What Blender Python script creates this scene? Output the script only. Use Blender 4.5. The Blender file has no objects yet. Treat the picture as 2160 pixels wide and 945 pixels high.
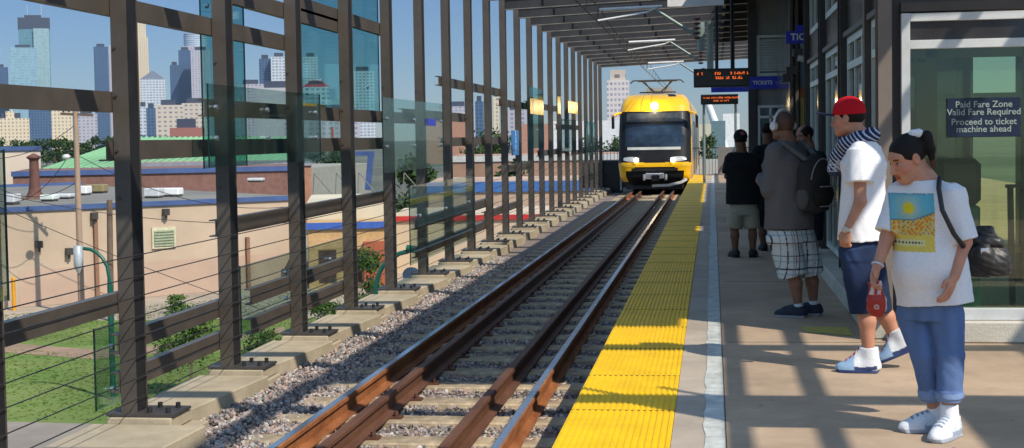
import bpy, bmesh, math, random
import numpy as np
from mathutils import Vector, Matrix

# ------------------------------------------------------------------ camera, sky, sun
sc = bpy.context.scene
COL = sc.collection
FPX, PPX, PPY, EYE, ROLL = 3000.0, 1080.0, 430.0, 1.62, 0.016
YAW, PIT = 0.140676, 0.046704
def cam_axes():
    f = np.array([-math.sin(YAW)*math.cos(PIT), math.cos(YAW)*math.cos(PIT), -math.sin(PIT)])
    r = np.array([math.cos(YAW), math.sin(YAW), 0.0]); u = np.cross(r, f)
    c, s = math.cos(ROLL), math.sin(ROLL)
    return c*r - s*u, c*u + s*r, f
RX, UP, FW = cam_axes()
MROT = np.array([RX, -UP, FW])
cam = bpy.data.cameras.new('camera'); camo = bpy.data.objects.new('camera', cam); COL.objects.link(camo)
camo.matrix_world = Matrix(((RX[0], UP[0], -FW[0], 0), (RX[1], UP[1], -FW[1], 0), (RX[2], UP[2], -FW[2], EYE), (0, 0, 0, 1)))
cam.sensor_width = 36; cam.lens = 36*FPX/2160; cam.shift_x = 0.0; cam.shift_y = -(472.5-PPY)/2160
cam.clip_start = 0.1; cam.clip_end = 20000
sc.camera = camo
KX, KY = 0.73, 0.64                     # run of a shadow per metre of height, to -X and to +Y
SUN_EL = math.atan(1/math.hypot(KX, KY)); SUN_AZ = math.atan2(KX, -KY)
w = bpy.data.worlds.new('World'); sc.world = w; w.use_nodes = True
nt = w.node_tree; bg = nt.nodes['Background']
sky = nt.nodes.new('ShaderNodeTexSky'); sky.sky_type = 'NISHITA'; sky.sun_disc = False
sky.sun_elevation = SUN_EL; sky.sun_rotation = SUN_AZ
sky.air_density = 1.0; sky.dust_density = 0.1; sky.ozone_density = 5.0; sky.altitude = 250
tcw = nt.nodes.new('ShaderNodeTexCoord'); spw = nt.nodes.new('ShaderNodeSeparateXYZ'); rpw = nt.nodes.new('ShaderNodeValToRGB'); mxw = nt.nodes.new('ShaderNodeVectorMath'); mxw.operation = 'MULTIPLY'
rpw.color_ramp.elements[0].position = 0.12; rpw.color_ramp.elements[0].color = (.19, .222, .285, 1); rpw.color_ramp.elements[1].position = .32; rpw.color_ramp.elements[1].color = (1.35, 1.14, .90, 1)
nt.links.new(tcw.outputs['Generated'], spw.inputs[0]); nt.links.new(spw.outputs[2], rpw.inputs[0]); nt.links.new(sky.outputs[0], mxw.inputs[0]); nt.links.new(rpw.outputs[0], mxw.inputs[1])
nt.links.new(mxw.outputs[0], bg.inputs[0]); bg.inputs[1].default_value = 0.15
sun = bpy.data.lights.new('sun', 'SUN'); sun.energy = 2.8; sun.angle = math.radians(0.53); sun.color = (1, 0.91, 0.77)
suno = bpy.data.objects.new('sun', sun); COL.objects.link(suno)
suno.rotation_euler = Vector((KX, -KY, 1)).to_track_quat('Z', 'Y').to_euler()
sc.view_settings.view_transform = 'Standard'; sc.view_settings.look = 'None'
sc.view_settings.gamma = 1; sc.view_settings.use_curve_mapping = False
sc.view_settings.exposure = 0.78
sc.cycles.max_bounces = 8; sc.cycles.transparent_max_bounces = 24; sc.cycles.volume_bounces = 0
sc.cycles.use_denoising = True
try: sc.cycles.denoiser = 'OPENIMAGEDENOISE'
except Exception: pass
random.seed(7); RNG = np.random.default_rng(7)

# ------------------------------------------------------------------ helpers
def at(x, y, X=None, Y=None, Z=None):
    """the point in the place seen at a pixel of the photograph, on the plane X, Y or Z = const"""
    r = MROT.T @ np.array([x-PPX, y-PPY, FPX])
    t = (Z-EYE)/r[2] if Z is not None else (Y/r[1] if Y is not None else X/r[0])
    return r*t + np.array([0, 0, EYE])

def lin(*c): return tuple(((v/255+0.055)/1.055)**2.4 if v/255 > 0.04045 else v/255/12.92 for v in c)

MATS = {}
def mat(name, col, rough=0.7, metal=0.0, var=0.12, scale=6.0, bump=0.0, bscale=40.0, spec=0.5, col2=None, stretch=(1, 1, 1), emit=None, estr=1.0, coat=0.0, detail=6.0, grime=.14):
    if name in MATS: return MATS[name]
    m = bpy.data.materials.new(name); m.use_nodes = True; t = m.node_tree; N = t.nodes; L = t.links
    p = N['Principled BSDF']; p.inputs['Roughness'].default_value = rough; p.inputs['Metallic'].default_value = metal
    p.inputs['Specular IOR Level'].default_value = spec; p.inputs['Coat Weight'].default_value = coat
    tc = N.new('ShaderNodeTexCoord'); mp = N.new('ShaderNodeMapping'); mp.inputs['Scale'].default_value = stretch
    L.new(tc.outputs['Object'], mp.inputs[0])
    no = N.new('ShaderNodeTexNoise'); no.inputs['Scale'].default_value = scale; no.inputs['Detail'].default_value = detail; no.inputs['Roughness'].default_value = 0.65
    L.new(mp.outputs[0], no.inputs[0])
    rp = N.new('ShaderNodeValToRGB'); e = rp.color_ramp.elements
    c2 = col2 if col2 else tuple(min(1, c*(1+var)) for c in col[:3])
    c1 = col[:3] if col2 else tuple(c*(1-var) for c in col[:3])
    e[0].position = 0.33; e[1].position = 0.67
    e[0].color = (*c1, 1); e[1].color = (*c2, 1)
    L.new(no.outputs[0], rp.inputs[0])
    ng = N.new('ShaderNodeTexNoise'); ng.inputs['Scale'].default_value = scale*.23; ng.inputs['Detail'].default_value = 8; ng.inputs['Roughness'].default_value = .7; L.new(tc.outputs['Object'], ng.inputs[0])
    mg = N.new('ShaderNodeMapRange'); mg.inputs[1].default_value = .38; mg.inputs[2].default_value = .62; mg.inputs[3].default_value = 1-grime; mg.inputs[4].default_value = 1+grime*.35; L.new(ng.outputs[0], mg.inputs[0])
    vg = N.new('ShaderNodeVectorMath'); vg.operation = 'SCALE'; L.new(rp.outputs[0], vg.inputs[0]); L.new(mg.outputs[0], vg.inputs['Scale']); L.new(vg.outputs[0], p.inputs['Base Color'])
    rm = N.new('ShaderNodeMapRange'); rm.inputs[3].default_value = max(0.02, rough-0.08); rm.inputs[4].default_value = min(1, rough+0.1)
    L.new(no.outputs[0], rm.inputs[0]); L.new(rm.outputs[0], p.inputs['Roughness'])
    if bump:
        n2 = N.new('ShaderNodeTexNoise'); n2.inputs['Scale'].default_value = bscale; n2.inputs['Detail'].default_value = 5
        L.new(mp.outputs[0], n2.inputs[0])
        b = N.new('ShaderNodeBump'); b.inputs['Strength'].default_value = bump; b.inputs['Distance'].default_value = 0.02
        L.new(n2.outputs[0], b.inputs['Height']); L.new(b.outputs[0], p.inputs['Normal'])
    if emit:
        p.inputs['Emission Color'].default_value = (*emit, 1); p.inputs['Emission Strength'].default_value = estr
    MATS[name] = m; return m

def vmat(name, rough=0.8, spec=0.3, bump=0.25, bscale=90.0, sub=0.0):
    """base colour from the mesh's own colour attribute (dyed cloth, skin, stones)"""
    if name in MATS: return MATS[name]
    m = bpy.data.materials.new(name); m.use_nodes = True; t = m.node_tree; N = t.nodes; L = t.links
    p = N['Principled BSDF']; p.inputs['Roughness'].default_value = rough; p.inputs['Specular IOR Level'].default_value = spec
    a = N.new('ShaderNodeAttribute'); a.attribute_name = 'Col'
    tc = N.new('ShaderNodeTexCoord'); no = N.new('ShaderNodeTexNoise'); no.inputs['Scale'].default_value = bscale; no.inputs['Detail'].default_value = 4
    L.new(tc.outputs['Object'], no.inputs[0])
    mr = N.new('ShaderNodeMapRange'); mr.inputs[1].default_value = 0.3; mr.inputs[2].default_value = 0.7; mr.inputs[3].default_value = 0.9; mr.inputs[4].default_value = 1.1
    L.new(no.outputs[0], mr.inputs[0])
    mx = N.new('ShaderNodeVectorMath'); mx.operation = 'SCALE'; L.new(a.outputs['Color'], mx.inputs[0]); L.new(mr.outputs[0], mx.inputs['Scale'])
    L.new(mx.outputs[0], p.inputs['Base Color'])
    if bump:
        b = N.new('ShaderNodeBump'); b.inputs['Strength'].default_value = bump; b.inputs['Distance'].default_value = 0.004
        L.new(no.outputs[0], b.inputs['Height']); L.new(b.outputs[0], p.inputs['Normal'])
    if sub:
        p.inputs['Subsurface Weight'].default_value = sub; p.inputs['Subsurface Scale'].default_value = 0.01
    MATS[name] = m; return m

def glass(name, tint, refl=1.0, rough=0.02, base=0.04):
    if name in MATS: return MATS[name]
    m = bpy.data.materials.new(name); m.use_nodes = True; t = m.node_tree; N = t.nodes; L = t.links
    N.remove(N['Principled BSDF']); out = N['Material Output']
    tr = N.new('ShaderNodeBsdfTransparent'); tr.inputs[0].default_value = (*tint, 1)
    gl = N.new('ShaderNodeBsdfGlossy'); gl.inputs['Roughness'].default_value = rough; gl.inputs[0].default_value = (.95, 1, .98, 1)
    fr = N.new('ShaderNodeFresnel'); fr.inputs[0].default_value = 1.5
    ml = N.new('ShaderNodeMath'); ml.operation = 'MULTIPLY_ADD'; ml.inputs[1].default_value = refl; ml.inputs[2].default_value = base; ml.use_clamp = True
    L.new(fr.outputs[0], ml.inputs[0])
    mx = N.new('ShaderNodeMixShader'); L.new(ml.outputs[0], mx.inputs[0]); L.new(tr.outputs[0], mx.inputs[1]); L.new(gl.outputs[0], mx.inputs[2])
    L.new(mx.outputs[0], out.inputs[0]); MATS[name] = m; return m

def facade(name, wall, pane, sx, sz, fx=0.55, fz=0.6, rough=0.5, metal=0.0):
    """tower cladding: grid of panes in a wall, sx/sz metres per bay and storey"""
    if name in MATS: return MATS[name]
    m = bpy.data.materials.new(name); m.use_nodes = True; t = m.node_tree; N = t.nodes; L = t.links
    p = N['Principled BSDF']; p.inputs['Roughness'].default_value = rough; p.inputs['Metallic'].default_value = metal
    tc = N.new('ShaderNodeTexCoord'); sp = N.new('ShaderNodeSeparateXYZ'); L.new(tc.outputs['Object'], sp.inputs[0])
    def math_(op, a, b):
        n = N.new('ShaderNodeMath'); n.operation = op
        for i, v in enumerate((a, b)):
            if v is None: continue
            if isinstance(v, (int, float)): n.inputs[i].default_value = v
            else: L.new(v, n.inputs[i])
        return n.outputs[0]
    h = math_('ADD', sp.outputs[0], sp.outputs[1])
    u = math_('FRACT', math_('DIVIDE', h, sx), None); v = math_('FRACT', math_('DIVIDE', sp.outputs[2], sz), None)
    k = math_('MULTIPLY', math_('LESS_THAN', u, fx), math_('LESS_THAN', v, fz))
    fl = N.new('ShaderNodeTexWhiteNoise'); cb = N.new('ShaderNodeCombineXYZ')
    L.new(math_('FLOOR', math_('DIVIDE', h, sx), None), cb.inputs[0]); L.new(math_('FLOOR', math_('DIVIDE', sp.outputs[2], sz), None), cb.inputs[1])
    L.new(cb.outputs[0], fl.inputs[0])
    mp = N.new('ShaderNodeMix'); mp.data_type = 'RGBA'; mp.inputs[6].default_value = (*[c*.75 for c in pane], 1); mp.inputs[7].default_value = (*[c*1.25 for c in pane], 1)
    L.new(fl.outputs[0], mp.inputs[0])
    mx = N.new('ShaderNodeMix'); mx.data_type = 'RGBA'; L.new(k, mx.inputs[0]); mx.inputs[6].default_value = (*wall, 1); L.new(mp.outputs[2], mx.inputs[7])
    L.new(mx.outputs[2], p.inputs['Base Color']); MATS[name] = m; return m

class MB:
    def __init__(s): s.v = []; s.f = []; s.m = []; s.sm = []
    def add(s, vs, fs, mi=0, smooth=False):
        o = len(s.v); s.v += [tuple(map(float, v)) for v in vs]
        for f in fs: s.f.append([o+i for i in f]); s.m.append(mi); s.sm.append(smooth)
        return s
    def box(s, x0, x1, y0, y1, z0, z1, mi=0):
        v = [(x, y, z) for x in (x0, x1) for y in (y0, y1) for z in (z0, z1)]
        return s.add(v, [(0, 1, 3, 2), (4, 6, 7, 5), (0, 4, 5, 1), (2, 3, 7, 6), (0, 2, 6, 4), (1, 5, 7, 3)], mi)
    def bar(s, a, b, wd, ht, up=(0, 0, 1), mi=0):
        a = np.array(a, float); b = np.array(b, float); d = (b-a)/np.linalg.norm(b-a)
        sd = np.cross(d, up); n = np.linalg.norm(sd)
        if n < 1e-6: sd = np.array([1., 0, 0]); n = 1
        sd = sd/n*wd/2; u = np.cross(sd/np.linalg.norm(sd), d)*ht/2
        v = [a-sd-u, a+sd-u, a+sd+u, a-sd+u, b-sd-u, b+sd-u, b+sd+u, b-sd+u]
        return s.add(v, [(0, 3, 2, 1), (4, 5, 6, 7), (0, 1, 5, 4), (1, 2, 6, 5), (2, 3, 7, 6), (3, 0, 4, 7)], mi)
    def tube(s, pts, r, n=10, mi=0, cap=True, r2=None):
        pts = [np.array(p, float) for p in pts]; m = len(pts); rings = []
        prev = None
        for i, p in enumerate(pts):
            d = pts[min(i+1, m-1)]-pts[max(i-1, 0)]; d = d/np.linalg.norm(d)
            if prev is None:
                q = np.cross(d, (0, 0, 1)); 
                if np.linalg.norm(q) < 1e-3: q = np.cross(d, (1, 0, 0))
            else: q = prev - d*np.dot(prev, d)
            q = q/np.linalg.norm(q); prev = q; k = np.cross(d, q)
            rr = r if r2 is None else r+(r2-r)*i/(m-1)
            rings.append([p+rr*(math.cos(2*math.pi*j/n)*q+math.sin(2*math.pi*j/n)*k) for j in range(n)])
        vs = [v for R in rings for v in R]; fs = []
        for i in range(m-1):
            for j in range(n): fs.append((i*n+j, i*n+(j+1) % n, (i+1)*n+(j+1) % n, (i+1)*n+j))
        s.add(vs, fs, mi, True)
        if cap: s.add(rings[0], [tuple(range(n))[::-1]], mi); s.add(rings[-1], [tuple(range(n))], mi)
        return s
    def extr(s, prof, axis, a, b, mi=0):
        """closed 2-D profile pushed along X or Y from a to b"""
        n = len(prof)
        mk = (lambda p, t: (t, p[0], p[1])) if axis == 'x' else ((lambda p, t: (p[0], t, p[1])) if axis == 'y' else (lambda p, t: (p[0], p[1], t)))
        vs = [mk(p, a) for p in prof]+[mk(p, b) for p in prof]
        fs = [(i, (i+1) % n, n+(i+1) % n, n+i) for i in range(n)]+[tuple(range(n))[::-1], tuple(range(n, 2*n))]
        return s.add(vs, fs, mi)
    def lathe(s, c, prof, n=14, mi=0):
        vs = []; fs = []
        for (r, z) in prof:
            for j in range(n): vs.append((c[0]+r*math.cos(2*math.pi*j/n), c[1]+r*math.sin(2*math.pi*j/n), c[2]+z))
        for i in range(len(prof)-1):
            for j in range(n): fs.append((i*n+j, i*n+(j+1) % n, (i+1)*n+(j+1) % n, (i+1)*n+j))
        return s.add(vs, fs, mi, True)
    def build(s, name, mats, parent=None, loc=None, bevel=0.0, cols=None, fix=True):
        me = bpy.data.meshes.new(name); L = np.array(loc if loc is not None else (0, 0, 0), float)
        me.from_pydata([tuple(np.array(v)-L) for v in s.v], [], s.f)
        for m in (mats if isinstance(mats, (list, tuple)) else [mats]): me.materials.append(m)
        me.polygons.foreach_set('material_index', s.m); me.polygons.foreach_set('use_smooth', s.sm)
        me.update()
        if fix:
            bm = bmesh.new(); bm.from_mesh(me); bmesh.ops.recalc_face_normals(bm, faces=bm.faces); bm.to_mesh(me); bm.free()
        o = bpy.data.objects.new(name, me); COL.objects.link(o); o.location = L
        if parent: o.parent = parent; 
        if bevel:
            b = o.modifiers.new('bevel', 'BEVEL'); b.width = bevel; b.segments = 1; b.limit_method = 'ANGLE'
        return o

def tag(o, label=None, cat=None, group=None, kind=None):
    if label: o['label'] = label
    if cat: o['category'] = cat
    if group: o['group'] = group
    if kind: o['kind'] = kind
    return o
def empty(name, label, cat, loc=(0, 0, 0), group=None, rz=0):
    o = bpy.data.objects.new(name, None); COL.objects.link(o); o.location = loc; o.rotation_euler = (0, 0, rz); o.empty_display_size = 0.1
    return tag(o, label, cat, group)
def dup(root, loc, label=None, rz=None):
    r = root.copy(); COL.objects.link(r); r.location = loc
    if rz is not None: r.rotation_euler = (0, 0, rz)
    if label: r['label'] = label
    for ch in root.children:
        c = ch.copy(); COL.objects.link(c); c.parent = r
        for g in ch.children:
            d = g.copy(); COL.objects.link(d); d.parent = c
    return r
def text_mesh(txt, size, m, parent, loc, rot=(math.pi/2, 0, 0), name='lettering', align='CENTER', bold=0.0, ext=0.002, spacing=1.0):
    cu = bpy.data.curves.new('t', 'FONT'); cu.body = txt; cu.size = size; cu.align_x = align; cu.align_y = 'CENTER'
    cu.extrude = ext; cu.offset = bold; cu.space_line = spacing; cu.resolution_u = 3
    ob = bpy.data.objects.new('t', cu); COL.objects.link(ob)
    me = bpy.data.meshes.new_from_object(ob.evaluated_get(bpy.context.evaluated_depsgraph_get()))
    bpy.data.objects.remove(ob); me.materials.clear(); me.materials.append(m)
    o = bpy.data.objects.new(name, me); COL.objects.link(o); o.location = loc; o.rotation_euler = rot
    if parent: o.parent = parent
    return o
ORD = ['first', 'second', 'third', 'fourth', 'fifth', 'sixth', 'seventh', 'eighth', 'ninth', 'tenth', 'eleventh', 'twelfth', 'thirteenth', 'fourteenth', 'fifteenth', 'sixteenth', 'seventeenth', 'eighteenth', 'nineteenth', 'twentieth']
TENS = {2: 'twenty', 3: 'thirty', 4: 'forty', 5: 'fifty', 6: 'sixty', 7: 'seventy', 8: 'eighty'}
def ordw(i):
    n = i+1
    if n <= 20: return ORD[i]
    t, u = divmod(n, 10)
    return (TENS[t][:-1]+'ieth') if u == 0 else TENS[t]+'-'+ORD[u-1]

# ------------------------------------------------------------------ materials
STEEL = mat('brown painted steel', (.082, .068, .056), .45, 0, .18, 2.5, .05, 60, .5)
STEEL_D = mat('dark brown steel', (.05, .045, .042), .5, 0, .2, 3)
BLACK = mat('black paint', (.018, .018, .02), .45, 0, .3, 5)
CONC = mat('tan kerb concrete', (.42, .355, .25), .85, 0, .14, 3.5, .25, 60, .3)
CONC_G = mat('grey concrete', (.32, .30, .27), .85, 0, .15, 3, .3, 50, .3)
ALU = mat('pale aluminium frame', (.62, .64, .64), .45, 0.2, .06, 5)
ALU_G = mat('pale green grey frame', (.70, .76, .70), .5, 0.1, .08, 5)
WHITE = mat('white paint', (.78, .79, .78), .5, 0, .05, 5)
RED = mat('red paint', (.5, .03, .03), .45, 0, .1, 5)
BLUE = mat('blue paint', (.03, .10, .38), .45, 0, .15, 2)
NAVY = mat('sign blue', (.03, .05, .55), .4, 0, .08, 3)
GREEN = mat('dark green paint', (.008, .10, .07), .35, 0, .15, 5)
GLASS = glass('clear green glass', (.88, .96, .93), .45, .02, .02)
GLASS_T = glass('teal glass', (.56, .78, .78), .22, .03, .03)
GLASS_D = glass('dark teal glass', (.76, .86, .84), .28, .03, .02)
WINDOW = mat('dark window glass', (.03, .04, .045), .08, 0, .3, 3, spec=.8)
CHROME = mat('bright steel', (.75, .76, .78), .22, .9, .05, 20)

# ------------------------------------------------------------------ the setting: ground far below, platform, track bed
GZ = -6.0
GRASS = mat('lawn green', (.10, .185, .035), .9, 0, 0, .30, .6, 25, .2, col2=(.19, .235, .07), detail=9, grime=.3)
ASPH = mat('pinkish asphalt', (.27, .235, .20), .9, 0, .12, .6, .3, 20, .2)
DIRT = mat('trodden dirt', (.30, .20, .13), .95, 0, .2, .8)
LAND = mat('far city ground', (.09, .10, .07), .95, 0, .4, .02)
tag(MB().box(-6000, 6000, -400, 6000, GZ-1, GZ).build('ground', LAND), kind='structure')
def sheet(name, px, z, m, kind='structure'):
    P = [at(x, y, Z=z) for x, y in px]
    return tag(MB().add(P, [tuple(range(len(P)))]).build(name, m), kind=kind)
sheet('parking_apron', [(-900, 560), (1500, 460), (1500, 660), (-900, 690)], GZ+.008, mat('apron concrete', (.38, .32, .25), .9, 0, .15, .4))
lawn = sheet('lawn', [(-900, 668), (60, 656), (330, 640), (520, 622), (760, 600), (900, 700), (900, 1150), (-900, 885)], GZ+.004, GRASS)
sheet('foot_path', [(-900, 715), (0, 722), (210, 738), (400, 722), (600, 690), (600, 700), (400, 738), (200, 758), (0, 742), (-900, 735)], GZ+.012, DIRT)
sheet('pavement', [(-900, 885), (0, 889), (235, 895), (700, 915), (700, 2000), (-900, 2000)], GZ+.008, ASPH)
# short grass blades: uncountable
def grass_blades():
    vs, fs = [], []
    P = [at(x, y, Z=GZ)[:2] for x, y in [(-60, 668), (60, 660), (330, 644), (520, 626), (760, 604), (800, 700), (700, 890), (-60, 885)]]
    poly = np.array(P); lo = poly.min(0); hi = poly.max(0); n = 0
    path = [at(x, y, Z=GZ)[:2] for x, y in [(-60, 722), (210, 740), (400, 730), (600, 695)]]
    def inside(p):
        c = False; j = len(poly)-1
        for i in range(len(poly)):
            if (poly[i][1] > p[1]) != (poly[j][1] > p[1]) and p[0] < (poly[j][0]-poly[i][0])*(p[1]-poly[i][1])/(poly[j][1]-poly[i][1])+poly[i][0]: c = not c
            j = i
        return c
    for _ in range(26000):
        p = lo+(hi-lo)*RNG.random(2)
        if not inside(p): continue
        if any(np.linalg.norm(p-(a+(b-a)*np.clip(np.dot(p-a, b-a)/np.dot(b-a, b-a), 0, 1))) < .8 for a, b in zip(path, path[1:])): continue
        a = RNG.random()*6.28; h = .015+.035*RNG.random(); r = .05+.06*RNG.random(); i = len(vs)
        vs += [(p[0]-r*math.cos(a), p[1]-r*math.sin(a), GZ), (p[0]+r*math.cos(a), p[1]+r*math.sin(a), GZ), (p[0]+.05*RNG.random(), p[1], GZ+h)]
        fs.append((i, i+1, i+2))
    return tag(MB().add(vs, fs).build('grass', GRASS, fix=False), 'short green grass on the lawn below the tracks', 'grass', kind='stuff')
grass_blades()

# platform
PLAT = mat('platform concrete', (.44, .325, .225), .82, 0, .10, 2.6, .18, 90, .3, grime=.22)
PLAT_L = mat('platform edge concrete', (.43, .365, .295), .82, 0, .12, 3.0, .18, 90, .3)
tag(MB().box(.06, 9, -4, 57.8, -.35, 0).build('platform', PLAT), kind='structure')
tag(MB().box(-.232, .056, -4, 57.8, -.35, 0).build('platform_edge', PLAT_L), kind='structure')
tag(MB().box(-.84, -.236, -4, 57.8, -.35, -.012).box(-.80, 9, -4, 57.7, -2.2, -.36).build('platform_base', CONC_G), kind='structure')
# worn pale drain line with ragged paint edge
vs = []; n = 420; ys = np.linspace(-2, 57.6, n)
for i, y in enumerate(ys):
    vs += [(-.052-.018*RNG.random()**2, y, .004), (.05, y, .004)]
tag(MB().add(vs, [(2*i, 2*i+1, 2*i+3, 2*i+2) for i in range(n-1)]).build('platform_line', mat('worn white line', (.50, .52, .49), .8, 0, .25, 9, .1, 90)), kind='structure')
tag(MB().box(.056, .060, -2, 57.6, -.01, .002).build('drain_joint', BLACK), kind='structure')
m = MB()
for y in np.arange(2.0, 57, 4.57): m.box(.1, 8, y, y+.008, .0005, .002)
tag(m.build('expansion_joints', STEEL_D), kind='structure')
# tactile strip, corrugated
YEL = mat('yellow tactile paint', (.88, .535, .003), .5, 0, .06, 14, .10, 160, .22, grime=.12)
prof = []; nb = 17
for i in range(nb):
    a = -.845+.61*i/nb; d = .61/nb
    prof += [(a, 0.0), (a+d*.22, .0), (a+d*.34, .006), (a+d*.80, .006), (a+d*.92, .0)]
prof += [(-.235, 0.0), (-.235, -.011), (-.845, -.011)]
t = MB().extr(prof, 'y', -4, 57.8)
for y in np.arange(1, 57, 1.22): t.box(-.845, -.235, y, y+.004, -.001, .0066, 1)
t = t.build('tactile_strip', [YEL, mat('joint dirt', (.20, .13, .02), .8)])
tag(t, 'bright yellow ribbed tactile strip along the platform edge', 'tactile strip')
gm = MB()
for _ in range(130):
    x = .1+3.0*RNG.random(); y = 6+22*RNG.random()**1.3; r_ = .004+.009*RNG.random()**2; a0 = RNG.random()*6
    gm.add([(x+r_*(1+.4*RNG.random())*math.cos(a0+a), y+r_*(1+.4*RNG.random())*math.sin(a0+a), .0022) for a in np.linspace(0, 5.5, 8)], [tuple(range(8))])
tag(gm.build('gum_spots', mat('old gum', (.19, .145, .11), .8)), 'small dark gum and dirt spots on the platform', 'dirt', kind='stuff')
# yellow painted mark on the platform
tag(MB().add([at(x, y, Z=.004) for x, y in [(1688, 689), (1786, 689), (1800, 708), (1700, 700)]], [(0, 1, 2, 3)]).build('platform_marking', mat('faded yellow marking', (.50, .42, .10), .8, 0, .2, 8)), kind='structure')

# viaduct, trackbed
tag(MB().box(-4.55, -.85, -6, 140, -2.2, -.70).build('viaduct_deck', CONC_G), kind='structure')
m = MB()
for y in np.arange(4, 140, 22): m.box(-3.8, 6, y, y+1.6, GZ-.5, -2.2)
tag(m.build('viaduct_piers', CONC_G), kind='structure')
BAL = mat('ballast bed', (.13, .105, .09), .95, 0, 0, 38, .9, 60, .2, col2=(.36, .30, .265), detail=3)
m = MB(); xs = np.linspace(-4.02, -.86, 53); yy = np.linspace(5, 26, 420); vs = []
for y in yy:
    for x in xs:
        z = -.60+.075*max(0, (-3.15-x)/.5)*.4-.012+.024*RNG.random()-.012
        vs.append((x, y, z))
nx = len(xs); m.add(vs, [(j*nx+i, j*nx+i+1, (j+1)*nx+i+1, (j+1)*nx+i) for j in range(len(yy)-1) for i in range(nx-1)])
m.box(-4.02, -.86, -6, 5, -.7, -.59); m.box(-4.02, -.86, 26, 140, -.7, -.585)
tag(m.build('ballast_bed', BAL, fix=False), kind='structure')
# loose stones (uncountable)
ico = bmesh.new(); bmesh.ops.create_icosphere(ico, subdivisions=1, radius=1); IV = np.array([v.co[:] for v in ico.verts]); IF = np.array([[v.index for v in f.verts] for f in ico.faces]); ico.free()
def stones(N, sampler):
    Vs = []; Fs = []; Cs = []
    pal = np.array([(.36, .26, .225), (.31, .28, .26), (.19, .18, .175), (.42, .39, .36), (.12, .115, .115), (.33, .25, .22), (.27, .27, .28), (.22, .17, .15)])
    for i in range(N):
        x, y, z, s = sampler()
        q = RNG.normal(size=(3, 3)); q, _ = np.linalg.qr(q)
        sc_ = np.array([s*(.7+.6*RNG.random()), s*(.6+.5*RNG.random()), s*(.4+.4*RNG.random())])
        v = (IV*(1+.28*(RNG.random((12, 1))-.5)))*sc_@q.T+np.array([x, y, z])
        Vs.append(v); Fs.append(IF+12*i); Cs.append(np.tile(pal[RNG.integers(len(pal))]*(.92+.45*RNG.random()), (12, 1)))
    return np.concatenate(Vs), np.concatenate(Fs), np.concatenate(Cs)
def np_mesh(name, V, F, C, m, parent=None, smooth=False, loc=None):
    me = bpy.data.meshes.new(name); L = np.array(loc if loc is not None else (0, 0, 0), float)
    V = V-L; k = F.shape[1]
    me.vertices.add(len(V)); me.vertices.foreach_set('co', V.astype(np.float32).ravel())
    me.loops.add(F.size); me.loops.foreach_set('vertex_index', F.astype(np.int32).ravel())
    me.polygons.add(len(F)); me.polygons.foreach_set('loop_start', np.arange(0, F.size, k, dtype=np.int32))
    me.update(calc_edges=True)
    me.polygons.foreach_set('use_smooth', np.full(len(F), smooth))
    if C is not None:
        ca = me.color_attributes.new('Col', 'FLOAT_COLOR', 'POINT')
        ca.data.foreach_set('color', np.concatenate([C, np.ones((len(C), 1))], 1).astype(np.float32).ravel())
    for mm in (m if isinstance(m, (list, tuple)) else [m]): me.materials.append(mm)
    o = bpy.data.objects.new(name, me); COL.objects.link(o); o.location = L
    if parent: o.parent = parent
    return o
SL_Y = [5.45+.767*i for i in range(66)]
def smp():
    if RNG.random() < .5:
        x = -3.95+.88*RNG.random(); y = 6.5+19*RNG.random()**1.3
        return x, y, -.592+.030*max(0, (-3.15-x)/.5)+.012*RNG.random(), .012+.014*RNG.random()
    y = 5.6+17*RNG.random()**1.2; x = -3.45+2.55*RNG.random()
    k = round((y-5.45)/.767); dy = y-(5.45+.767*k)
    if abs(dy) < .135: y += math.copysign(.14, dy)
    if min(abs(x+2.915), abs(x+1.43), abs(x+2.58), abs(x+1.78)) < .075: x += .12
    return x, y, -.602+.018*RNG.random(), .011+.012*RNG.random()
V, F, C = stones(21000, smp)
o = np_mesh('ballast_stones', V, F, C, vmat('ballast stone', .9, .2, 0))
tag(o, 'loose pink and grey ballast stones beside and between the rails', 'ballast', kind='stuff')

# kerb under the left screen
PY = [9.99+2.134*i for i in range(-3, 22)]           # post rows
kz = -.43
m = MB()
for i_, y in enumerate(PY):
    y0, y1 = y+.275, y+2.134-.175
    xa_, xb_ = (-3.72, -3.66) if i_ < 3 else (-4.01, -3.87)
    top = [(-4.52, y0, kz), (xa_, y0, kz), (xb_, y1, kz), (-4.52, y1, kz)]
    m.add([(p[0], p[1], -.75) for p in top]+top, [(0, 3, 2, 1), (4, 5, 6, 7), (0, 1, 5, 4), (1, 2, 6, 5), (2, 3, 7, 6), (3, 0, 4, 7)])
    m.box(-4.52, -3.90 if i_ > 3 else -3.80, y-.172, y+.272, -.75, kz-.055)
for y in PY: m.box(-4.42, -3.925, y-.17, y+.27, kz-.05, -.385)
tag(m.build('kerb', CONC, bevel=.008), kind='structure')
# steel drip flashing on the kerb beside each post row (dark upright joints)

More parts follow.
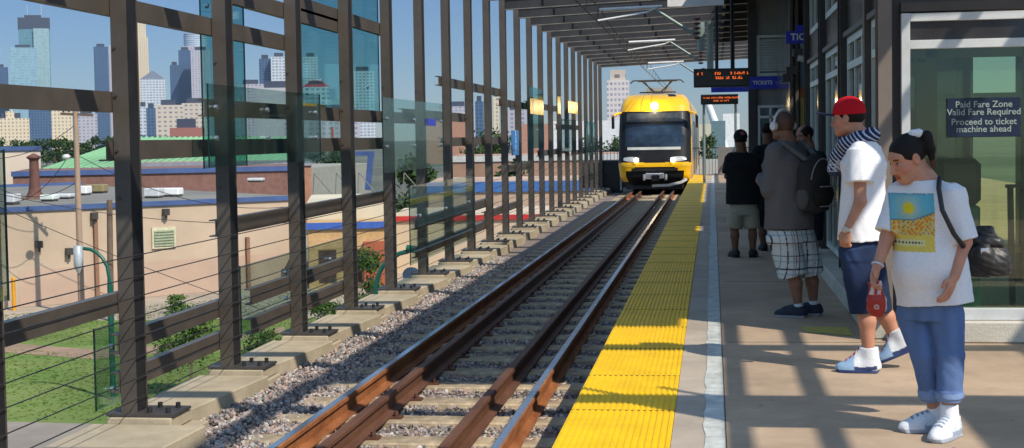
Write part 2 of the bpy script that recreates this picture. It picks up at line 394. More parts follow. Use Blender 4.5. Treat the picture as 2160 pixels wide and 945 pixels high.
# ------------------------------------------------------------------ rails
RUST = mat('rusty rail steel', (.20, .065, .022), .8, .1, 0, 7, .3, 60, .3, col2=(.38, .15, .055), stretch=(1, .3, 1))
RUSTD = mat('dark rail steel', (.10, .042, .024), .65, .2, 0, 5, .3, 50, .4, col2=(.17, .075, .042), stretch=(1, .2, 1))
SHINE = mat('polished rail head', (.42, .50, .62), .2, .85, .06, 30)
def rail(x, zt, m0, shiny, label, name):
    zb = zt-.155
    pr = [(x-.072, zb), (x+.072, zb), (x+.072, zb+.012), (x+.012, zb+.03), (x+.009, zt-.045), (x+.036, zt-.033), (x+.036, zt-.008), (x+.028, zt), (x-.028, zt), (x-.036, zt-.008), (x-.036, zt-.033), (x-.009, zt-.045), (x-.012, zb+.03), (x-.072, zb+.012)]
    r = empty(name, label, 'rail', (x, -2, zb))
    MB().extr([(a-x, b-zb) for a, b in pr], 'y', 0, 140).build('rail_section', m0, r)
    if shiny: MB().box(-.027, .027, 0, 140, zt-zb, zt-zb+.0025).build('running_surface', SHINE, r)
    return r
rail(-2.915, -.41, RUST, True, 'left running rail with a bright worn top', 'running_rail')
rail(-1.430, -.41, RUST, True, 'right running rail with a bright worn top, nearest the platform', 'running_rail')
rail(-2.585, -.40, RUSTD, False, 'rusty guard rail just inside the left running rail', 'guard_rail')
rail(-1.775, -.40, RUSTD, False, 'rusty guard rail just inside the right running rail', 'guard_rail')
SLP = mat('sleeper concrete', (.44, .35, .235), .9, 0, .28, 6, .4, 45, .2, grime=.34)
CLIP = mat('galvanised clip', (.45, .36, .28), .5, .4, .2, 20)
def sleeper():
    r = empty('sleeper', 'x', 'sleeper', (-2.17, 5.45, -.70), 'concrete sleepers under the track')
    MB().extr([(-.14, 0), (.14, 0), (.13, .135), (-.13, .135)], 'x', -1.27, 1.27).build('beam', SLP, r, bevel=.012)
    for x in (-2.915, -1.43):
        for s in (-1, 1):
            c = MB(); cx = x+2.17+s*.105; pts = [(cx+s*.03*math.cos(a), .035*math.sin(a), .15+.01*math.cos(a)) for a in np.linspace(0, 5.6, 10)]
            c.tube(pts, .009, 6); c.box(cx-.05, cx+.04, -.055, .055, .135, .146); c.build('rail_clip', CLIP, r)
    for x in (-2.585, -1.775):
        c = MB(); cx = x+2.17+(.11 if x < -2.2 else -.11); c.box(cx-.05, cx+.05, -.05, .05, .135, .152); c.tube([(cx, 0, .15), (cx, 0, .19)], .02, 6); c.build('chair_bolt', RUSTD, r)
    return r
s0 = sleeper(); s0['label'] = 'first concrete sleeper from the front, under the rusty rails'
for i, y in enumerate(SL_Y[1:], 1):
    lab = f'concrete sleeper under the rails, {ordw(i)} from the front'
    if i < 34: dup(s0, (-2.17, y, -.70), lab)
    else:
        r = s0.copy(); COL.objects.link(r); r.location = (-2.17, y, -.70); r['label'] = lab
        for ch in s0.children:
            if ch.name.startswith('beam'): c = ch.copy(); COL.objects.link(c); c.parent = r
# square guard rail joint blocks
BLK = mat('rust block', (.22, .07, .03), .85, .1, .3, 12, .4, 50)

# ------------------------------------------------------------------ left screen: posts, beams, cables, glass
def hcol(parent, name, x0, x1, y0, y1, z0, z1, tf=.012):
    # flanges face -Y and +Y, web along Y
    xc = (x0+x1)/2
    MB().box(xc+.004, x1-.006, y0+tf+.001, y1-tf-.001, z0, z1).build('web', BLACK, parent)  # black block in the recess stands for the shade between the flanges
    return MB().box(x0, x1, y0, y0+tf, z0, z1).box(x0, x1, y1-tf, y1, z0, z1).box(xc-.006, xc+.003, y0+tf, y1-tf, z0, z1).build(name, STEEL, parent)
p0 = None
for i, y in enumerate(PY):
    lab = 'brown steel post of the trackside screen, ' + (f'{ordw(2-i)} before the front one, outside the frame' if i < 3 else f'{ordw(i-3)} from the front')
    if p0 is None:
        p0 = empty('steel_post', lab, 'post', (-4.27, y, -.38), 'brown posts of the trackside screen')
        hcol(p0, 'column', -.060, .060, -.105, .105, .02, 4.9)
        b = MB().box(-.16, .36, -.15, .20, 0, .02)
        b.build('base_plate', STEEL_D, p0)
        for bx in (.15, .29):
            for by in (-.08, .12): MB().tube([(bx, by, .02), (bx, by, .06)], .018, 6).build('bolt', BLACK, p0)
        for z in (.7, 1.6, 1.95, 2.35, 2.7):
            MB().tube([(-.03, -.105, z), (-.03, -.118, z)], .012, 6).build('rivet', STEEL_D, p0)
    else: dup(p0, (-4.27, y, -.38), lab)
BX0, BX1 = -4.405, -4.337
def beam(y0, y1, z, h=.15, where=''):
    m = MB(); a, b = z-h/2, z+h/2
    m.extr([(BX0, a), (BX1, a), (BX1, a+.01), (BX1, b-.01), (BX1, b), (BX0, b), (BX0, b-.012), (BX1-.012, b-.012), (BX1-.012, a+.012), (BX0, a+.012)], 'y', y0, y1)
    return tag(m.build('cross_beam', STEEL, loc=(BX1, y0, z)), where, 'beam', 'horizontal beams of the trackside screen')
P = lambda k: 9.99+2.134*(k-1)      # k-th post from the front
for y0, y1, z, where in [
    (5.0, P(1)+.32, 1.925, 'brown horizontal beam reaching the first post at mid height, skyline above it'),
    (5.0, P(3)+.15, 2.63, 'long upper brown beam crossing the first two posts against the sky'),
    (P(2)+.1, P(4)+.1, 2.96, 'short top brown beam between the second and fourth posts'),
    (P(4)-1.9, P(5)+.3, 3.08, 'short highest beam behind the big teal glass pane'),
    (P(1)-.2, P(5)+.3, 1.57, 'brown beam at roof height of the far green shed, starting left of the first post'),
    (P(2)-.3, P(6)+.5, 1.92, 'dark beam behind the long glass pane, starting left of the second post'),
    (P(2)-.1, P(5)+.2, .86, 'brown beam level with the top of the tan wall, from the second post'),
    (5.0, P(1)+.1, .45, 'low brown beam at left edge crossing in front of the lawn'),
    (P(1)-.1, P(2)+.25, .145, 'upper of two low beams between the first two posts'),
    (P(1)-.1, P(2)+.25, -.14, 'lower of two low beams between the first two posts'),
    (P(2)+.8, P(4)+.2, .15, 'upper low beam behind glass between the second and fourth posts'),
    (P(2)+.8, P(4)+.2, -.13, 'lower low beam behind glass between the second and fourth posts'),
    (P(6)-.2, P(9)+.3, .36, 'dark low beam behind the glass past the fifth post'),
    (P(6)-.2, P(9)+.3, -.06, 'lowest dark beam behind the glass past the fifth post'),
    (P(7)-.3, P(10)+.2, 2.55, 'brown upper beam starting left of the seventh post'),
    (P(6)-.9, P(8)+.2, 1.98, 'brown beam holding the small blue plate'),
    (P(7)-.2, P(10), 1.56, 'brown beam at eye height across the seventh to tenth posts'),
    (P(10)-.2, P(12)+.2, 2.35, 'brown upper beam between the tenth and twelfth posts'),
    (P(10), P(12)+.1, .95, 'brown beam below the blue number sign'),
    (P(9)-.2, P(11), .12, 'low brown beam between the ninth and eleventh posts'),
    (P(12)-.2, P(15), 2.4, 'brown upper beam by the yellow glass panes'),
    (P(13)-.2, P(16), 1.2, 'brown beam below the teal narrow pane'),
    (P(15)-.2, P(18), 1.9, 'distant upper beam between the fifteenth and eighteenth posts'),
    (P(17)-.2, P(20), 1.1, 'distant beam near the far end of the screen')]:
    beam(y0, y1, z, .15, where)
CAB = mat('steel cable', (.05, .05, .05), .4, .6, .1, 10)
for i, z in enumerate([.80, .645, .497, .35, .203, .056, -.10, -.25]):
    tag(MB().tube([(-4.19, -2, z), (-4.19, 56, z)], .0045, 6).build('steel_cable', CAB, loc=(-4.19, -2, z)), f'thin tension cable of the trackside screen, {ordw(i)} from the top', 'cable', 'tension cables of the screen')
def pane(label, X, x0, x1, yt, yb, m, studs=(), th=.012, edge=True):
    a = at(x0, yb, X=X); b = at(x1, yb, X=X); c = at(x0, yt, X=X)
    y0, y1, z0, z1 = a[1], b[1], a[2], c[2]
    r = empty('glass_screen', label, 'glass screen', (X, y0, z0), 'glass panes of the trackside screen')
    MB().box(0, th, .003, y1-y0-.003, .003, z1-z0-.003).build('pane', m, r)
    for e0 in (0, y1-y0-.004): MB().box(-.001, th+.001, e0, e0+.004, 0, z1-z0).build('edge', mat('glass edge', (.006, .03, .028), .2), r)
    for (u, v) in studs:
        MB().tube([(th+.002, (y1-y0)*u, (z1-z0)*v), (th+.03, (y1-y0)*u, (z1-z0)*v)], .022, 8).build('stud', CHROME, r)
    return r
ST = [(.04, .35), (.04, .72), (.45, .35), (.45, .72), (.93, .35), (.93, .72)]
pane('long dark glass pane fixed across the second and third posts, over the green shed', -4.13, 440, 676, 176, 354, GLASS_D, ST)
pane('tall teal glass pane rising past the frame top between the third and fifth posts', -4.45, 634, 800, -180, 236, GLASS_T, [(.2, .17), (.8, .17)])
pane('dark glass pane across the fifth and sixth posts', -4.13, 808, 936, 205, 366, GLASS_D, ST)
pane('tall teal glass pane left of the second post, cut off by the frame top', -4.45, 429, 520, -180, 356, GLASS_T, [(.1, .64)])
pane('small glass pane left of the first post at beam ends, above the paving', -4.46, 201, 262, 692, 868, GLASS_D, [(.5, .2), (.5, .72)])
pane('low glass pane behind the third post over the bushes', -4.46, 508, 732, 560, 712, GLASS_D, [(.35, .32), (.35, .72), (.8, .7)])
pane('low clear glass pane across the sixth to eighth posts', -4.13, 865, 1000, 392, 560, GLASS, [(.12, .6), (.5, .6), (.9, .6)])
pane('narrow pale glass pane at the left edge of the view', -4.13, -220, 18, 320, 690, GLASS, [])
pane('pale glass pane under the upper beam past the third post', -4.46, 640, 745, 240, 345, GLASS_D, [(.2, .5), (.8, .5)])
pane('narrow teal pane with yellow top on the eleventh post', -4.13, 1117, 1146, 182, 314, GLASS_T, [(.5, .3)])
pane('pale blue glass pane near the sixteenth post', -4.13, 1236, 1256, 255, 330, GLASS_T, [(.5, .3)])
pane('clear pane low beside the fourteenth post', -4.13, 1185, 1215, 250, 322, GLASS_D, [(.5, .3)])
YG = mat('yellow glass sheet', (.55, .32, .01), .25, 0, .1, 3)
def plate(label, X, x0, x1, yt, yb, m, name='coloured_plate', th=.012, parent=None):
    a = at(x0, yb, X=X); b = at(x1, yb, X=X); c = at(x0, yt, X=X)
    o = MB().box(X, X+th, a[1], b[1], a[2], c[2]).build(name, m, loc=(X, a[1], a[2]))
    return tag(o, label, 'coloured plate', 'coloured plates on the screen')
plate('yellow plate behind the long dark glass pane at the third post', -4.44, 622, 680, 216, 248, YG)
plate('small blue plate right of the sixth post', -4.12, 900, 918, 250, 265, mat('cobalt plate', (.02, .05, .55), .4))
plate('yellow plate topping the narrow teal pane', -4.11, 1118, 1146, 207, 240, YG)
plate('slim upright yellow plate on the thirteenth post', -4.11, 1176, 1182, 203, 240, YG)
plate('square yellow plate with a faint zigzag mark right of the fourteenth post', -4.11, 1198, 1218, 212, 238, YG)
# blue sign with stacked numbers
a = at(1079, 328, X=-4.12); b = at(1093, 328, X=-4.12); c = at(1079, 275, X=-4.12)
r = empty('number_sign', 'bright blue upright sign with stacked white numbers on the screen', 'sign', (-4.12, a[1], a[2]))
H = c[2]-a[2]; W = b[1]-a[1]
MB().box(0, .02, 0, W, 0, H).build('board', mat('light blue sign', (.02, .22, .62), .4), r)
for k, ch in enumerate(['3', '3', '•', '3']): pass
for ch, v in (('3', .87), ('3', .60), ('-', .40), ('3', .20)):
    text_mesh(ch, H*.30, WHITE, r, (.024, W*.5, H*v), (math.pi/2, 0, math.pi/2), bold=.01)

# ------------------------------------------------------------------ roof: rafters, purlins, deck
RAF_LIT = mat('rafter flange lit tone', (.21, .19, .17), .45, 0, .3, 2.5); RAF_SHADE = mat('rafter web shade tone', (.026, .025, .026), .6, 0, .3, 2.5)  # flanges lightened and webs darkened to paint in how light falls
r0 = None
RZL, RD = 4.24, .27
for i, y in enumerate(PY):
    lab = 'grey roof rafter over the track, ' + (f'{ordw(2-i)} before the front post, outside the frame' if i < 3 else f'joining the {ordw(i-3)} post from the front')
    if r0 is None:
        r0 = empty('roof_rafter', lab, 'rafter', (-4.27, y, RZL), 'rafters of the station roof')
        def raf(x0, x1, parent, web=False):
            z = lambda x: (x+4.27)*.038
            m = MB(); tf = .014
            for (a, b, hw) in (((tf, RD-tf, .006),) if web else ((0, tf, .06), (RD-tf, RD, .06))):
                vs = [(x-0.0+4.27-4.27, sy*hw, z(x)+zz) for x in (x0, x1) for sy in (-1, 1) for zz in (a, b)]
                vs = [(v[0]+4.27, v[1], v[2]) for v in vs]
                m.add(vs, [(0, 1, 3, 2), (4, 6, 7, 5), (0, 4, 5, 1), (2, 3, 7, 6), (0, 2, 6, 4), (1, 5, 7, 3)])
            return m
        raf(-4.27, 7.5, r0).build('flanges', RAF_LIT, r0); raf(-4.27, 7.5, r0, True).build('web', RAF_SHADE, r0)
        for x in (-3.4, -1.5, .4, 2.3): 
            MB().box(x+4.27-.006, x+4.27+.006, -.055, .055, (x+4.27)*.038+.014, (x+4.27)*.038+RD-.014).build('stiffener', RAF_SHADE, r0)
    else: dup(r0, (-4.27, y, RZL), lab)
DECK = mat('roof decking', (.11, .105, .105), .6, 0, .15, 2)
YD0, YD1 = 8.95, 44.6
zt = lambda x: RZL+RD+(x+4.27)*.038
pr = []; 
rd = empty('roof_deck', 'dark corrugated roof deck over the platform', 'roof', (0, YD0, 4.7))
m = MB(); xs_ = np.arange(.33, 7.5, .25); pts = []
for k, x in enumerate(xs_): pts += [(x, zt(x)+.004), (x+.08, zt(x)+.05), (x+.16, zt(x)+.05)]
pts += [(p[0], p[1]+.02) for p in pts[::-1]]

k_ = 12*3; n_ = len(xs_)*3
m.extr(pts[:k_]+pts[2*n_-k_:], 'y', YD0, YD1); m.extr(pts[k_:2*n_-k_], 'y', 11.2, YD1); m.build('sheeting', DECK, rd, loc=None)  # right part starts later, shaped so sun reaches the shelter front
for c in rd.children: c.location = (0, -YD0, -4.7)
MB().box(.25, .325, YD0-YD0, YD1-YD0, zt(0)-4.7-.16, zt(0)-4.7+.10).build('fascia', STEEL, rd)
for (x0_, x1_, y_, z0_, z1_, la_) in ((2.15, 3.15, 6.2, 2.65, 3.95, 'plain hanging board over the near platform, outside the frame'),):
    r = empty('shade_board', la_, 'sign', (x0_, y_, z0_)); MB().box(0, x1_-x0_, 0, .06, 0, z1_-z0_).build('board', WHITE, r); MB().box(.2, .24, .01, .05, z1_-z0_, 4.5-z0_).build('hanger', STEEL_D, r); MB().box(.76, .80, .01, .05, z1_-z0_, 4.5-z0_).build('hanger', STEEL_D, r)  # unseen board and hangers, added to shade the woman
tag(MB().box(5.0, 9.0, 4.2, 5.75, 4.9, 4.98).build('shade_panel', DECK, loc=(5, 4.2, 4.9)), 'flat roof panel over the near part of the platform, outside the frame', 'roof')  # unseen panel, added to cast the dark area at lower right
for k, (x, wd) in enumerate([(.31, .12), (3.68, .08), (4.18, .09), (5.9, .12)]):
    tag(MB().box(x-wd/2, x+wd/2, -1, YD0 if k == 0 else 57, zt(x)+.002, zt(x)+(.16 if k == 0 else .10)).build('roof_purlin', STEEL, loc=(x, -1, zt(x))), f'long purlin lying on the roof rafters, {ordw(k)} from the track side', 'purlin', 'purlins of the station roof')

# ------------------------------------------------------------------ overhead line
GALV = mat('grey green galvanised steel', (.22, .28, .26), .45, .3, .12, 6)
t = MB().tube([(-.04, 36, 3.2), (-.04, 36, 4.42)], .085, 14)
tag(t.build('catenary_mast', GALV, loc=(-.04, 36, 4.4)), 'long grey green drop pipe hanging from the roof behind the upper departure board', 'mast')
tag(MB().tube([(-.27, 36.4, 3.72), (-.27, 36.4, 4.45)], .10, 14).build('catenary_mast', GALV, loc=(-.27, 36.4, 4.4)), 'short thick grey green drop pipe left of the long one', 'mast')
def cantilever(y, k):
    r = empty('overhead_line_support', f'white and grey tubular arm holding the contact wire, {ordw(k)} from the front', 'wire arm', (-.3, y, 3.7), 'arms of the overhead line')
    a = lambda *p: tuple(np.array(p)-np.array([-.3, 0, 3.7]))
    MB().tube([a(-2.12, 0, 4.03), a(-.93, 0, 4.06)], .030, 8).build('top_tube', WHITE, r)
    MB().tube([a(-2.15, 0, 3.82), a(-1.2, 0, 3.96)], .022, 8).tube([a(-1.2, 0, 3.96), a(-1.02, 0, 4.05)], .018, 6).build('steady_arm', WHITE, r)
    MB().tube([a(-1.05, 0, 4.0), a(-.30, 0, 3.5)], .032, 8).build('brace_tube', GALV, r)
    m = MB()
    for q in range(5): m.lathe(a(-.28, 0, 3.42+.09*q), [(.02, 0), (.075, .02), (.075, .035), (.02, .055)], 10)
    m.build('insulator', mat('brown insulator', (.13, .05, .035), .25), r)
    MB().tube([a(-2.15, 0, 3.80), a(-2.15, 0, 4.03)], .012, 6).build('dropper', STEEL_D, r)
for k, y in enumerate((27.3, 37, 48)): cantilever(y, k)
WIRE = mat('copper wire', (.035, .03, .025), .5, .5, .2, 10)
tag(MB().tube([(-2.15, -2, 3.76), (-2.15, 27, 3.80), (-2.15, 48, 3.74), (-2.1, 120, 3.8)], .012, 6).build('contact_wire', WIRE, loc=(-2.15, -2, 3.76)), 'lower contact wire above the track', 'overhead wire')
pts = []
for a, b in zip((-2, 27.3, 37, 48, 75), (27.3, 37, 48, 75, 120)):
    for s in np.linspace(0, 1, 9)[:-1]: pts.append((-2.12, a+(b-a)*s, 4.08-.16*4*s*(1-s)))
tag(MB().tube(pts, .011, 6).build('messenger_wire', WIRE, loc=(-2.12, -2, 4.08)), 'upper sagging wire above the contact wire', 'overhead wire')
m = MB()
for y in np.arange(20, 60, 2.3): m.tube([(-2.15, y, 3.77), (-2.12, y, 3.98)], .005, 5)
tag(m.build('wire_droppers', WIRE), 'thin droppers between the two overhead wires', 'wire dropper', kind='stuff')

# ------------------------------------------------------------------ hanging signs and boards
LED = mat('orange led', (.9, .2, .02), .5, emit=(1, .16, .02), estr=.9, var=0)
def board(label, x0, x1, z0, z1, y, rows, poles, up=4.4):
    r = empty('departure_board', label, 'departure board', (x0, y, z0), 'departure boards over the platform')
    MB().box(0, x1-x0, 0, .28, 0, z1-z0).build('case', BLACK, r, bevel=.012)
    MB().box(.03, x1-x0-.03, -.004, .0, .03, z1-z0-.03).build('screen', mat('screen glass', (.022, .024, .022), .15, var=0), r)
    rg = np.random.default_rng(int(y)); m = MB()
    for (u0, words, zr, ch) in rows:
        x = u0*(x1-x0)
        for n in words:
            for _ in range(n):
                for gx in range(3):
                    for gz in range(5):
                        if rg.random() < .58:
                            px, pz = x+gx*ch*.2, (z1-z0)*zr+gz*ch*.2
                            m.box(px, px+ch*.16, -.008, -.0045, pz, pz+ch*.16)
                x += ch*.80
            x += ch*.7
    m.build('lit_text', LED, r)
    for px in poles:
        if up > 0: MB().tube([(px-x0, .14, z1-z0-.01), (px-x0, .14, up-z0)], .035, 8).build('hanger', BLACK, r)
        else: MB().tube([(px-x0, .14, -z0), (px-x0, .14, .01)], .045, 8).build('leg', GALV, r)
board('upper black departure board with two lines of orange letters', -.38, .845, 2.60, 2.985, 30, [(.06, (1, 1), .66, .055), (.36, (3,), .66, .055), (.62, (1, 5, 2), .66, .055), (.37, (4, 2, 5), .42, .055)], (.10, .42), 4.45)
board('lower black departure board farther along on two poles', -.375, .848, 2.60, 2.93, 47.5, [(.07, (5, 9, 11), .58, .055), (.34, (4, 2, 4), .28, .055)], (-.28, .76), 0)
r = empty('hanging_sign', 'plain blue hanging sign just below the upper departure board', 'sign', (.0, 33, 2.5), 'blue signs over the platform')
a = at(1500, 195, Y=33); b = at(1601, 168, Y=33)
MB().box(a[0], b[0], 0, .06, a[2]-2.5, b[2]-2.5).build('board', NAVY, r); MB().box(a[0]+.5, a[0]+.54, .01, .05, b[2]-2.5, 1.95).build('hanger', BLACK, r)
r = empty('hanging_sign', 'blue sign reading TICKETS with an arrow, in front of the louvred tower', 'sign', (1.0, 29.4, 2.5), 'blue signs over the platform')
a = at(1582, 188, Y=29.4); b = at(1646, 161, Y=29.4)
MB().box(a[0]-1, b[0]-1, 0, .06, a[2]-2.5, b[2]-2.5).build('board', NAVY, r)
text_mesh('TICKETS', .105, WHITE, r, ((a[0]+b[0])/2-1-.05, -.006, (a[2]+b[2])/2-2.5), bold=.002)
o_ = MB(); cx, cz = b[0]-1-.07, (a[2]+b[2])/2-2.5
o_.bar((cx-.03, -.006, cz+.03), (cx+.025, -.006, cz-.025), .004, .014, up=(0, 1, 0)); o_.bar((cx+.03, -.006, cz-.03), (cx-.02, -.006, cz-.03), .004, .014, up=(0, 1, 0)); o_.bar((cx+.03, -.006, cz-.03), (cx+.03, -.006, cz+.02), .004, .014, up=(0, 1, 0)); o_.build('arrow', WHITE, r)
r = empty('hanging_sign', 'blue sign reading TICKETS high up, half hidden behind the shelter', 'sign', (1.2, 22.8, 2.9), 'blue signs over the platform')
a = at(1658, 92, Y=22.8); b = at(1658, 66, Y=22.8)
MB().box(a[0]-1.2, a[0]-1.2+.95, 0, .06, a[2]-2.9, b[2]-2.9).build('board', NAVY, r)
text_mesh('TICKETS', .145, WHITE, r, (a[0]-1.2+.07, -.006, (a[2]+b[2])/2-2.9), align='LEFT', bold=.004)
MB().box(a[0]-1.2+.15, a[0]-1.2+.45, -.02, .04, b[2]-2.9, b[2]-2.9+.09).build('bracket', NAVY, r)
r = empty('hanging_sign', 'white hanging sign with dark lettering cut by the top of the view', 'sign', (-.6, 24, 3.5))
a = at(1408, 14, Y=24); b = at(1527, 11, Y=24)
MB().box(a[0]+.6, b[0]+.6, 0, .05, a[2]-3.5, a[2]-3.5+.36).build('board', WHITE, r)
text_mesh('TRACK', .30, mat('sign lettering', (.01, .012, .06), .5, var=0), r, ((a[0]+b[0])/2+.6-.12, -.006, a[2]-3.5+.215), bold=.006)
MB().tube([(.2, .02, a[2]-3.15), (.2, .02, .9)], .02, 6).tube([(.8, .02, a[2]-3.15), (.8, .02, .9)], .02, 6).build('hanger', STEEL_D, r)

# ------------------------------------------------------------------ glass shelter on the platform
SX = 1.26; SY = 11.3; SE = 21.3
sh = empty('glass_shelter', 'large brown steel and glass platform shelter with white frames on a concrete base', 'shelter', (SX, SY, 0))
def sp(name, m_, mt, bevel=0, parent=None):
    o = m_.build(name, mt, loc=(SX, SY, 0), bevel=bevel); o.location = (0, 0, 0); o.parent = parent or sh; return o
CURB = mat('pale kerb concrete', (.50, .47, .40), .85, 0, .12, 3, .25, 50, .3)
sp('base', MB().box(1.40, 4.6, 11.13, 11.42, 0, .165).box(1.19, 1.46, 11.32, SE, 0, .16), CURB, .012)
sp('floor', MB().box(1.46, 4.6, 11.42, SE, 0, .03), mat('shelter floor', (.25, .24, .22), .35, 0, .12, 2))
# corner post: steel colour lightened as if sunlit, dark recess beside it
sp('corner_post', MB().box(SX, 1.362, 11.20, 11.215, .16, 4.44).box(SX, 1.362, 11.40, 11.415, .16, 4.44).box(1.305, 1.317, 11.215, 11.40, .16, 4.44), mat('taupe lightened as sunlit', (.20, .165, .135), .45, 0, .10, 3))
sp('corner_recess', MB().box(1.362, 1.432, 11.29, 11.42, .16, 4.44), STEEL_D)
fr = sp('front_frame', MB().box(1.434, 1.500, 11.22, 11.32, .165, 2.518).box(1.500, 4.6, 11.225, 11.32, 2.455, 2.516).box(1.500, 4.6, 11.225, 11.32, 2.245, 2.312).box(1.500, 4.6, 11.20, 11.32, .168, .256).box(2.62, 2.69, 11.222, 11.318, .256, 2.245), ALU, .003)
sp('front_window', MB().box(1.500, 4.6, 11.26, 11.272, .256, 2.245), glass('shelter glass', (.88, .94, .80), .6, .02, .04))
sp('transom_panel', MB().box(1.500, 4.6, 11.262, 11.275, 2.312, 2.455), mat('dark reflecting panel', (.035, .03, .03), .12, 0, .3, 2, spec=.8))
sp('front_head', MB().box(1.434, 4.6, 11.23, 11.40, 2.53, 2.60).box(1.434, 4.6, 11.30, 11.42, 2.60, 4.44).box(1.434, 4.6, 11.18, 11.42, 3.0, 3.12), STEEL)
sp('roof', MB().box(1.30, 4.7, 11.2, SE+.1, 4.10, 4.20), STEEL_D)
# side wall: bays
bays = [(11.45, 13.0), (13.2, 15.3), (15.75, 18.15), (18.55, 21.0)]
sp('side_post', MB().box(1.345, 1.46, 13.02, 13.18, .16, 4.44), STEEL)
for y in (15.33, 18.18, 21.05): sp('side_post', MB().box(1.335, 1.46, y, y+.03, .16, 4.44).box(1.335, 1.46, y+.3, y+.33, .16, 4.44).box(1.42, 1.46, y+.03, y+.3, .16, 4.44), STEEL_D)
for (a, b) in bays:
    for (z0, z1, tr) in ((.20, 2.60, 2.30), (3.02, 4.05, None)):
        f = MB(); X0, X1 = 1.402, 1.455
        f.box(X0, X1, a, a+.06, z0, z1).box(X0, X1, b-.06, b, z0, z1).box(X0, X1, a+.06, b-.06, z0, z0+.07).box(X0, X1, a+.06, b-.06, z1-.07, z1)
        if tr: f.box(X0-.006, X1, a+.06, b-.06, tr-.035, tr+.035)
        n = 3
        for i in range(1, n): yy_ = a+(b-a)*i/n; f.box(X0+.008, X1, yy_-.025, yy_+.025, z0+.07, z1-.07)
        w_ = sp('side_window', f, ALU_G)
        g = MB().box(1.43, 1.44, a+.06, b-.06, z0+.07, z1-.07).build('pane', mat('dark side glass', (.015, .02, .02), .06, 0, .2, 2, spec=.9), loc=(SX, SY, 0)); g.location = (0, 0, 0); g.parent = w_
    sp('spandrel', MB().box(1.40, 1.46, a, b, 2.66, 3.01), mat('dark spandrel', (.03, .026, .026), .18, 0, .4, 2, spec=.7))
    sp('ledge', MB().box(1.36, 1.46, a, b, 2.605, 2.655), STEEL)
sp('back_wall', MB().box(4.5, 4.6, 11.42, SE, 0, 4.1), ALU_G)
# inner partition seen through the front glass
OLV = mat('olive frame', (.19, .21, .10), .55, 0, .08, 3)
part = MB(); YI = 13.4
for x0, x1 in ((1.50, 1.56), (1.93, 2.03), (2.78, 2.86), (3.6, 3.7)): part.box(x0, x1, YI, YI+.06, .03, 2.7)
part.box(1.46, 4.5, YI, YI+.06, 2.58, 2.9).box(1.46, 4.5, YI, YI+.06, 2.28, 2.36)
sp('inner_frame', part, OLV)
sp('reflected_post_and_bars', MB().box(2.38, 2.52, 14.4, 14.6, .03, 4.0).box(2.12, 2.17, 15.2, 15.3, .03, 4).box(3.1, 3.2, 15.2, 15.3, .03, 4).box(1.6, 4.4, 15.2, 15.26, 1.9, 2.0), OLV)  # first upright stands for a post reflected in the glass, rest are mullions
sp('inner_door', MB().box(1.56, 1.60, YI-.03, YI, .05, 2.24).box(1.84, 1.93, YI-.03, YI, .05, 2.24).box(1.60, 1.84, YI-.03, YI, 2.12, 2.24).box(1.60, 1.84, YI-.03, YI, .05, .35), OLV)
sp('inner_glass', MB().box(1.56, 4.5, YI+.02, YI+.03, .03, 2.58), glass('inner glass', (.85, .92, .82), .5, .03, .03))
sp('inner_kick_panel', MB().box(1.9, 4.5, YI-.01, YI+.015, .03, .22), ALU_G)
sp('handrail', MB().bar((2.62, YI-.35, .05), (2.60, YI-.35, 1.12), .03, .05).bar((2.85, YI-.35, .05), (2.86, YI-.35, 1.12), .03, .05).bar((2.56, YI-.35, 1.12), (2.95, YI-.35, 1.12), .04, .03), BLACK)
sp('interior_lamp', MB().box(2.35, 2.95, 12.6, 12.7, 2.36, 2.385), mat('lamp tube', (.8, .8, .6), .4, emit=(1, .95, .6), estr=.6, var=0))
NAVG = mat('dark navy sign', (.012, .022, .05), .3, 0, .15, 3)
r = empty('fare_sign', 'dark navy glass sign reading Paid Fare Zone on the shelter window', 'sign', (2.045, 11.24, 1.715))
MB().box(-.273, .273, 0, .012, -.150, .150).build('board', NAVG, r, bevel=.012)
SL = mat('sign letters', (.30, .37, .35), .5, var=0)
for k, s_ in enumerate(['Paid Fare Zone', 'Valid Fare Required', 'Proceed to ticket', 'machine ahead']):
    text_mesh(s_, .068, SL, r, (0, -.003, [.098, .040, -.034, -.090][k]), bold=.0008)
r = empty('fare_sign', 'smaller dark sign reading Paid Fare Zone inside the shelter', 'sign', (2.2, YI-.04, 2.47))
MB().box(-.16, .30, 0, .012, -.11, .09).build('board', NAVG, r)  # board put in as the fare sign's reflection in the glass
text_mesh('Paid Fare Zone\nValid Fare Required', .048, SL, r, (.05, -.003, 0), spacing=1.1)
r = empty('exit_sign', 'small red EXIT sign glowing inside the shelter', 'sign', (2.66, YI-.04, 2.47))
text_mesh('EXIT', .09, mat('exit red', (.6, .02, .02), .5, emit=(1, .05, .03), estr=1.0, var=0), r, (0, -.003, 0), bold=.002)
r = empty('litter_bin', 'dark topped green litter bin behind the shelter glass', 'litter bin', (2.06, 12.6, .03))
MB().box(-.16, .18, -.15, .2, 0, .95).build('bin_body', mat('bin green', (.03, .14, .11), .5), r, bevel=.02)
MB().box(-.17, .19, -.16, .21, .95, 1.35).build('bin_top', mat('bin top', (.04, .045, .04), .5), r, bevel=.05)
r = empty('ticket_machine', 'tall grey ticket machine behind the shelter glass', 'ticket machine', (3.35, 12.8, .03))
MB().box(-.4, .4, -.3, .3, 0, 1.75).build('cabinet', ALU_G, r, bevel=.03); MB().box(-.25, .2, -.31, -.3, 1.1, 1.5).build('screen', WINDOW, r)
MB().box(-.3, .3, -.312, -.3, .5, .95).build('front_panel', mat('machine yellow', (.6, .42, .05), .5), r)
r = empty('seat_bench', 'low yellow edged bench inside the shelter behind the handrail', 'bench', (2.55, 14.2, .03))
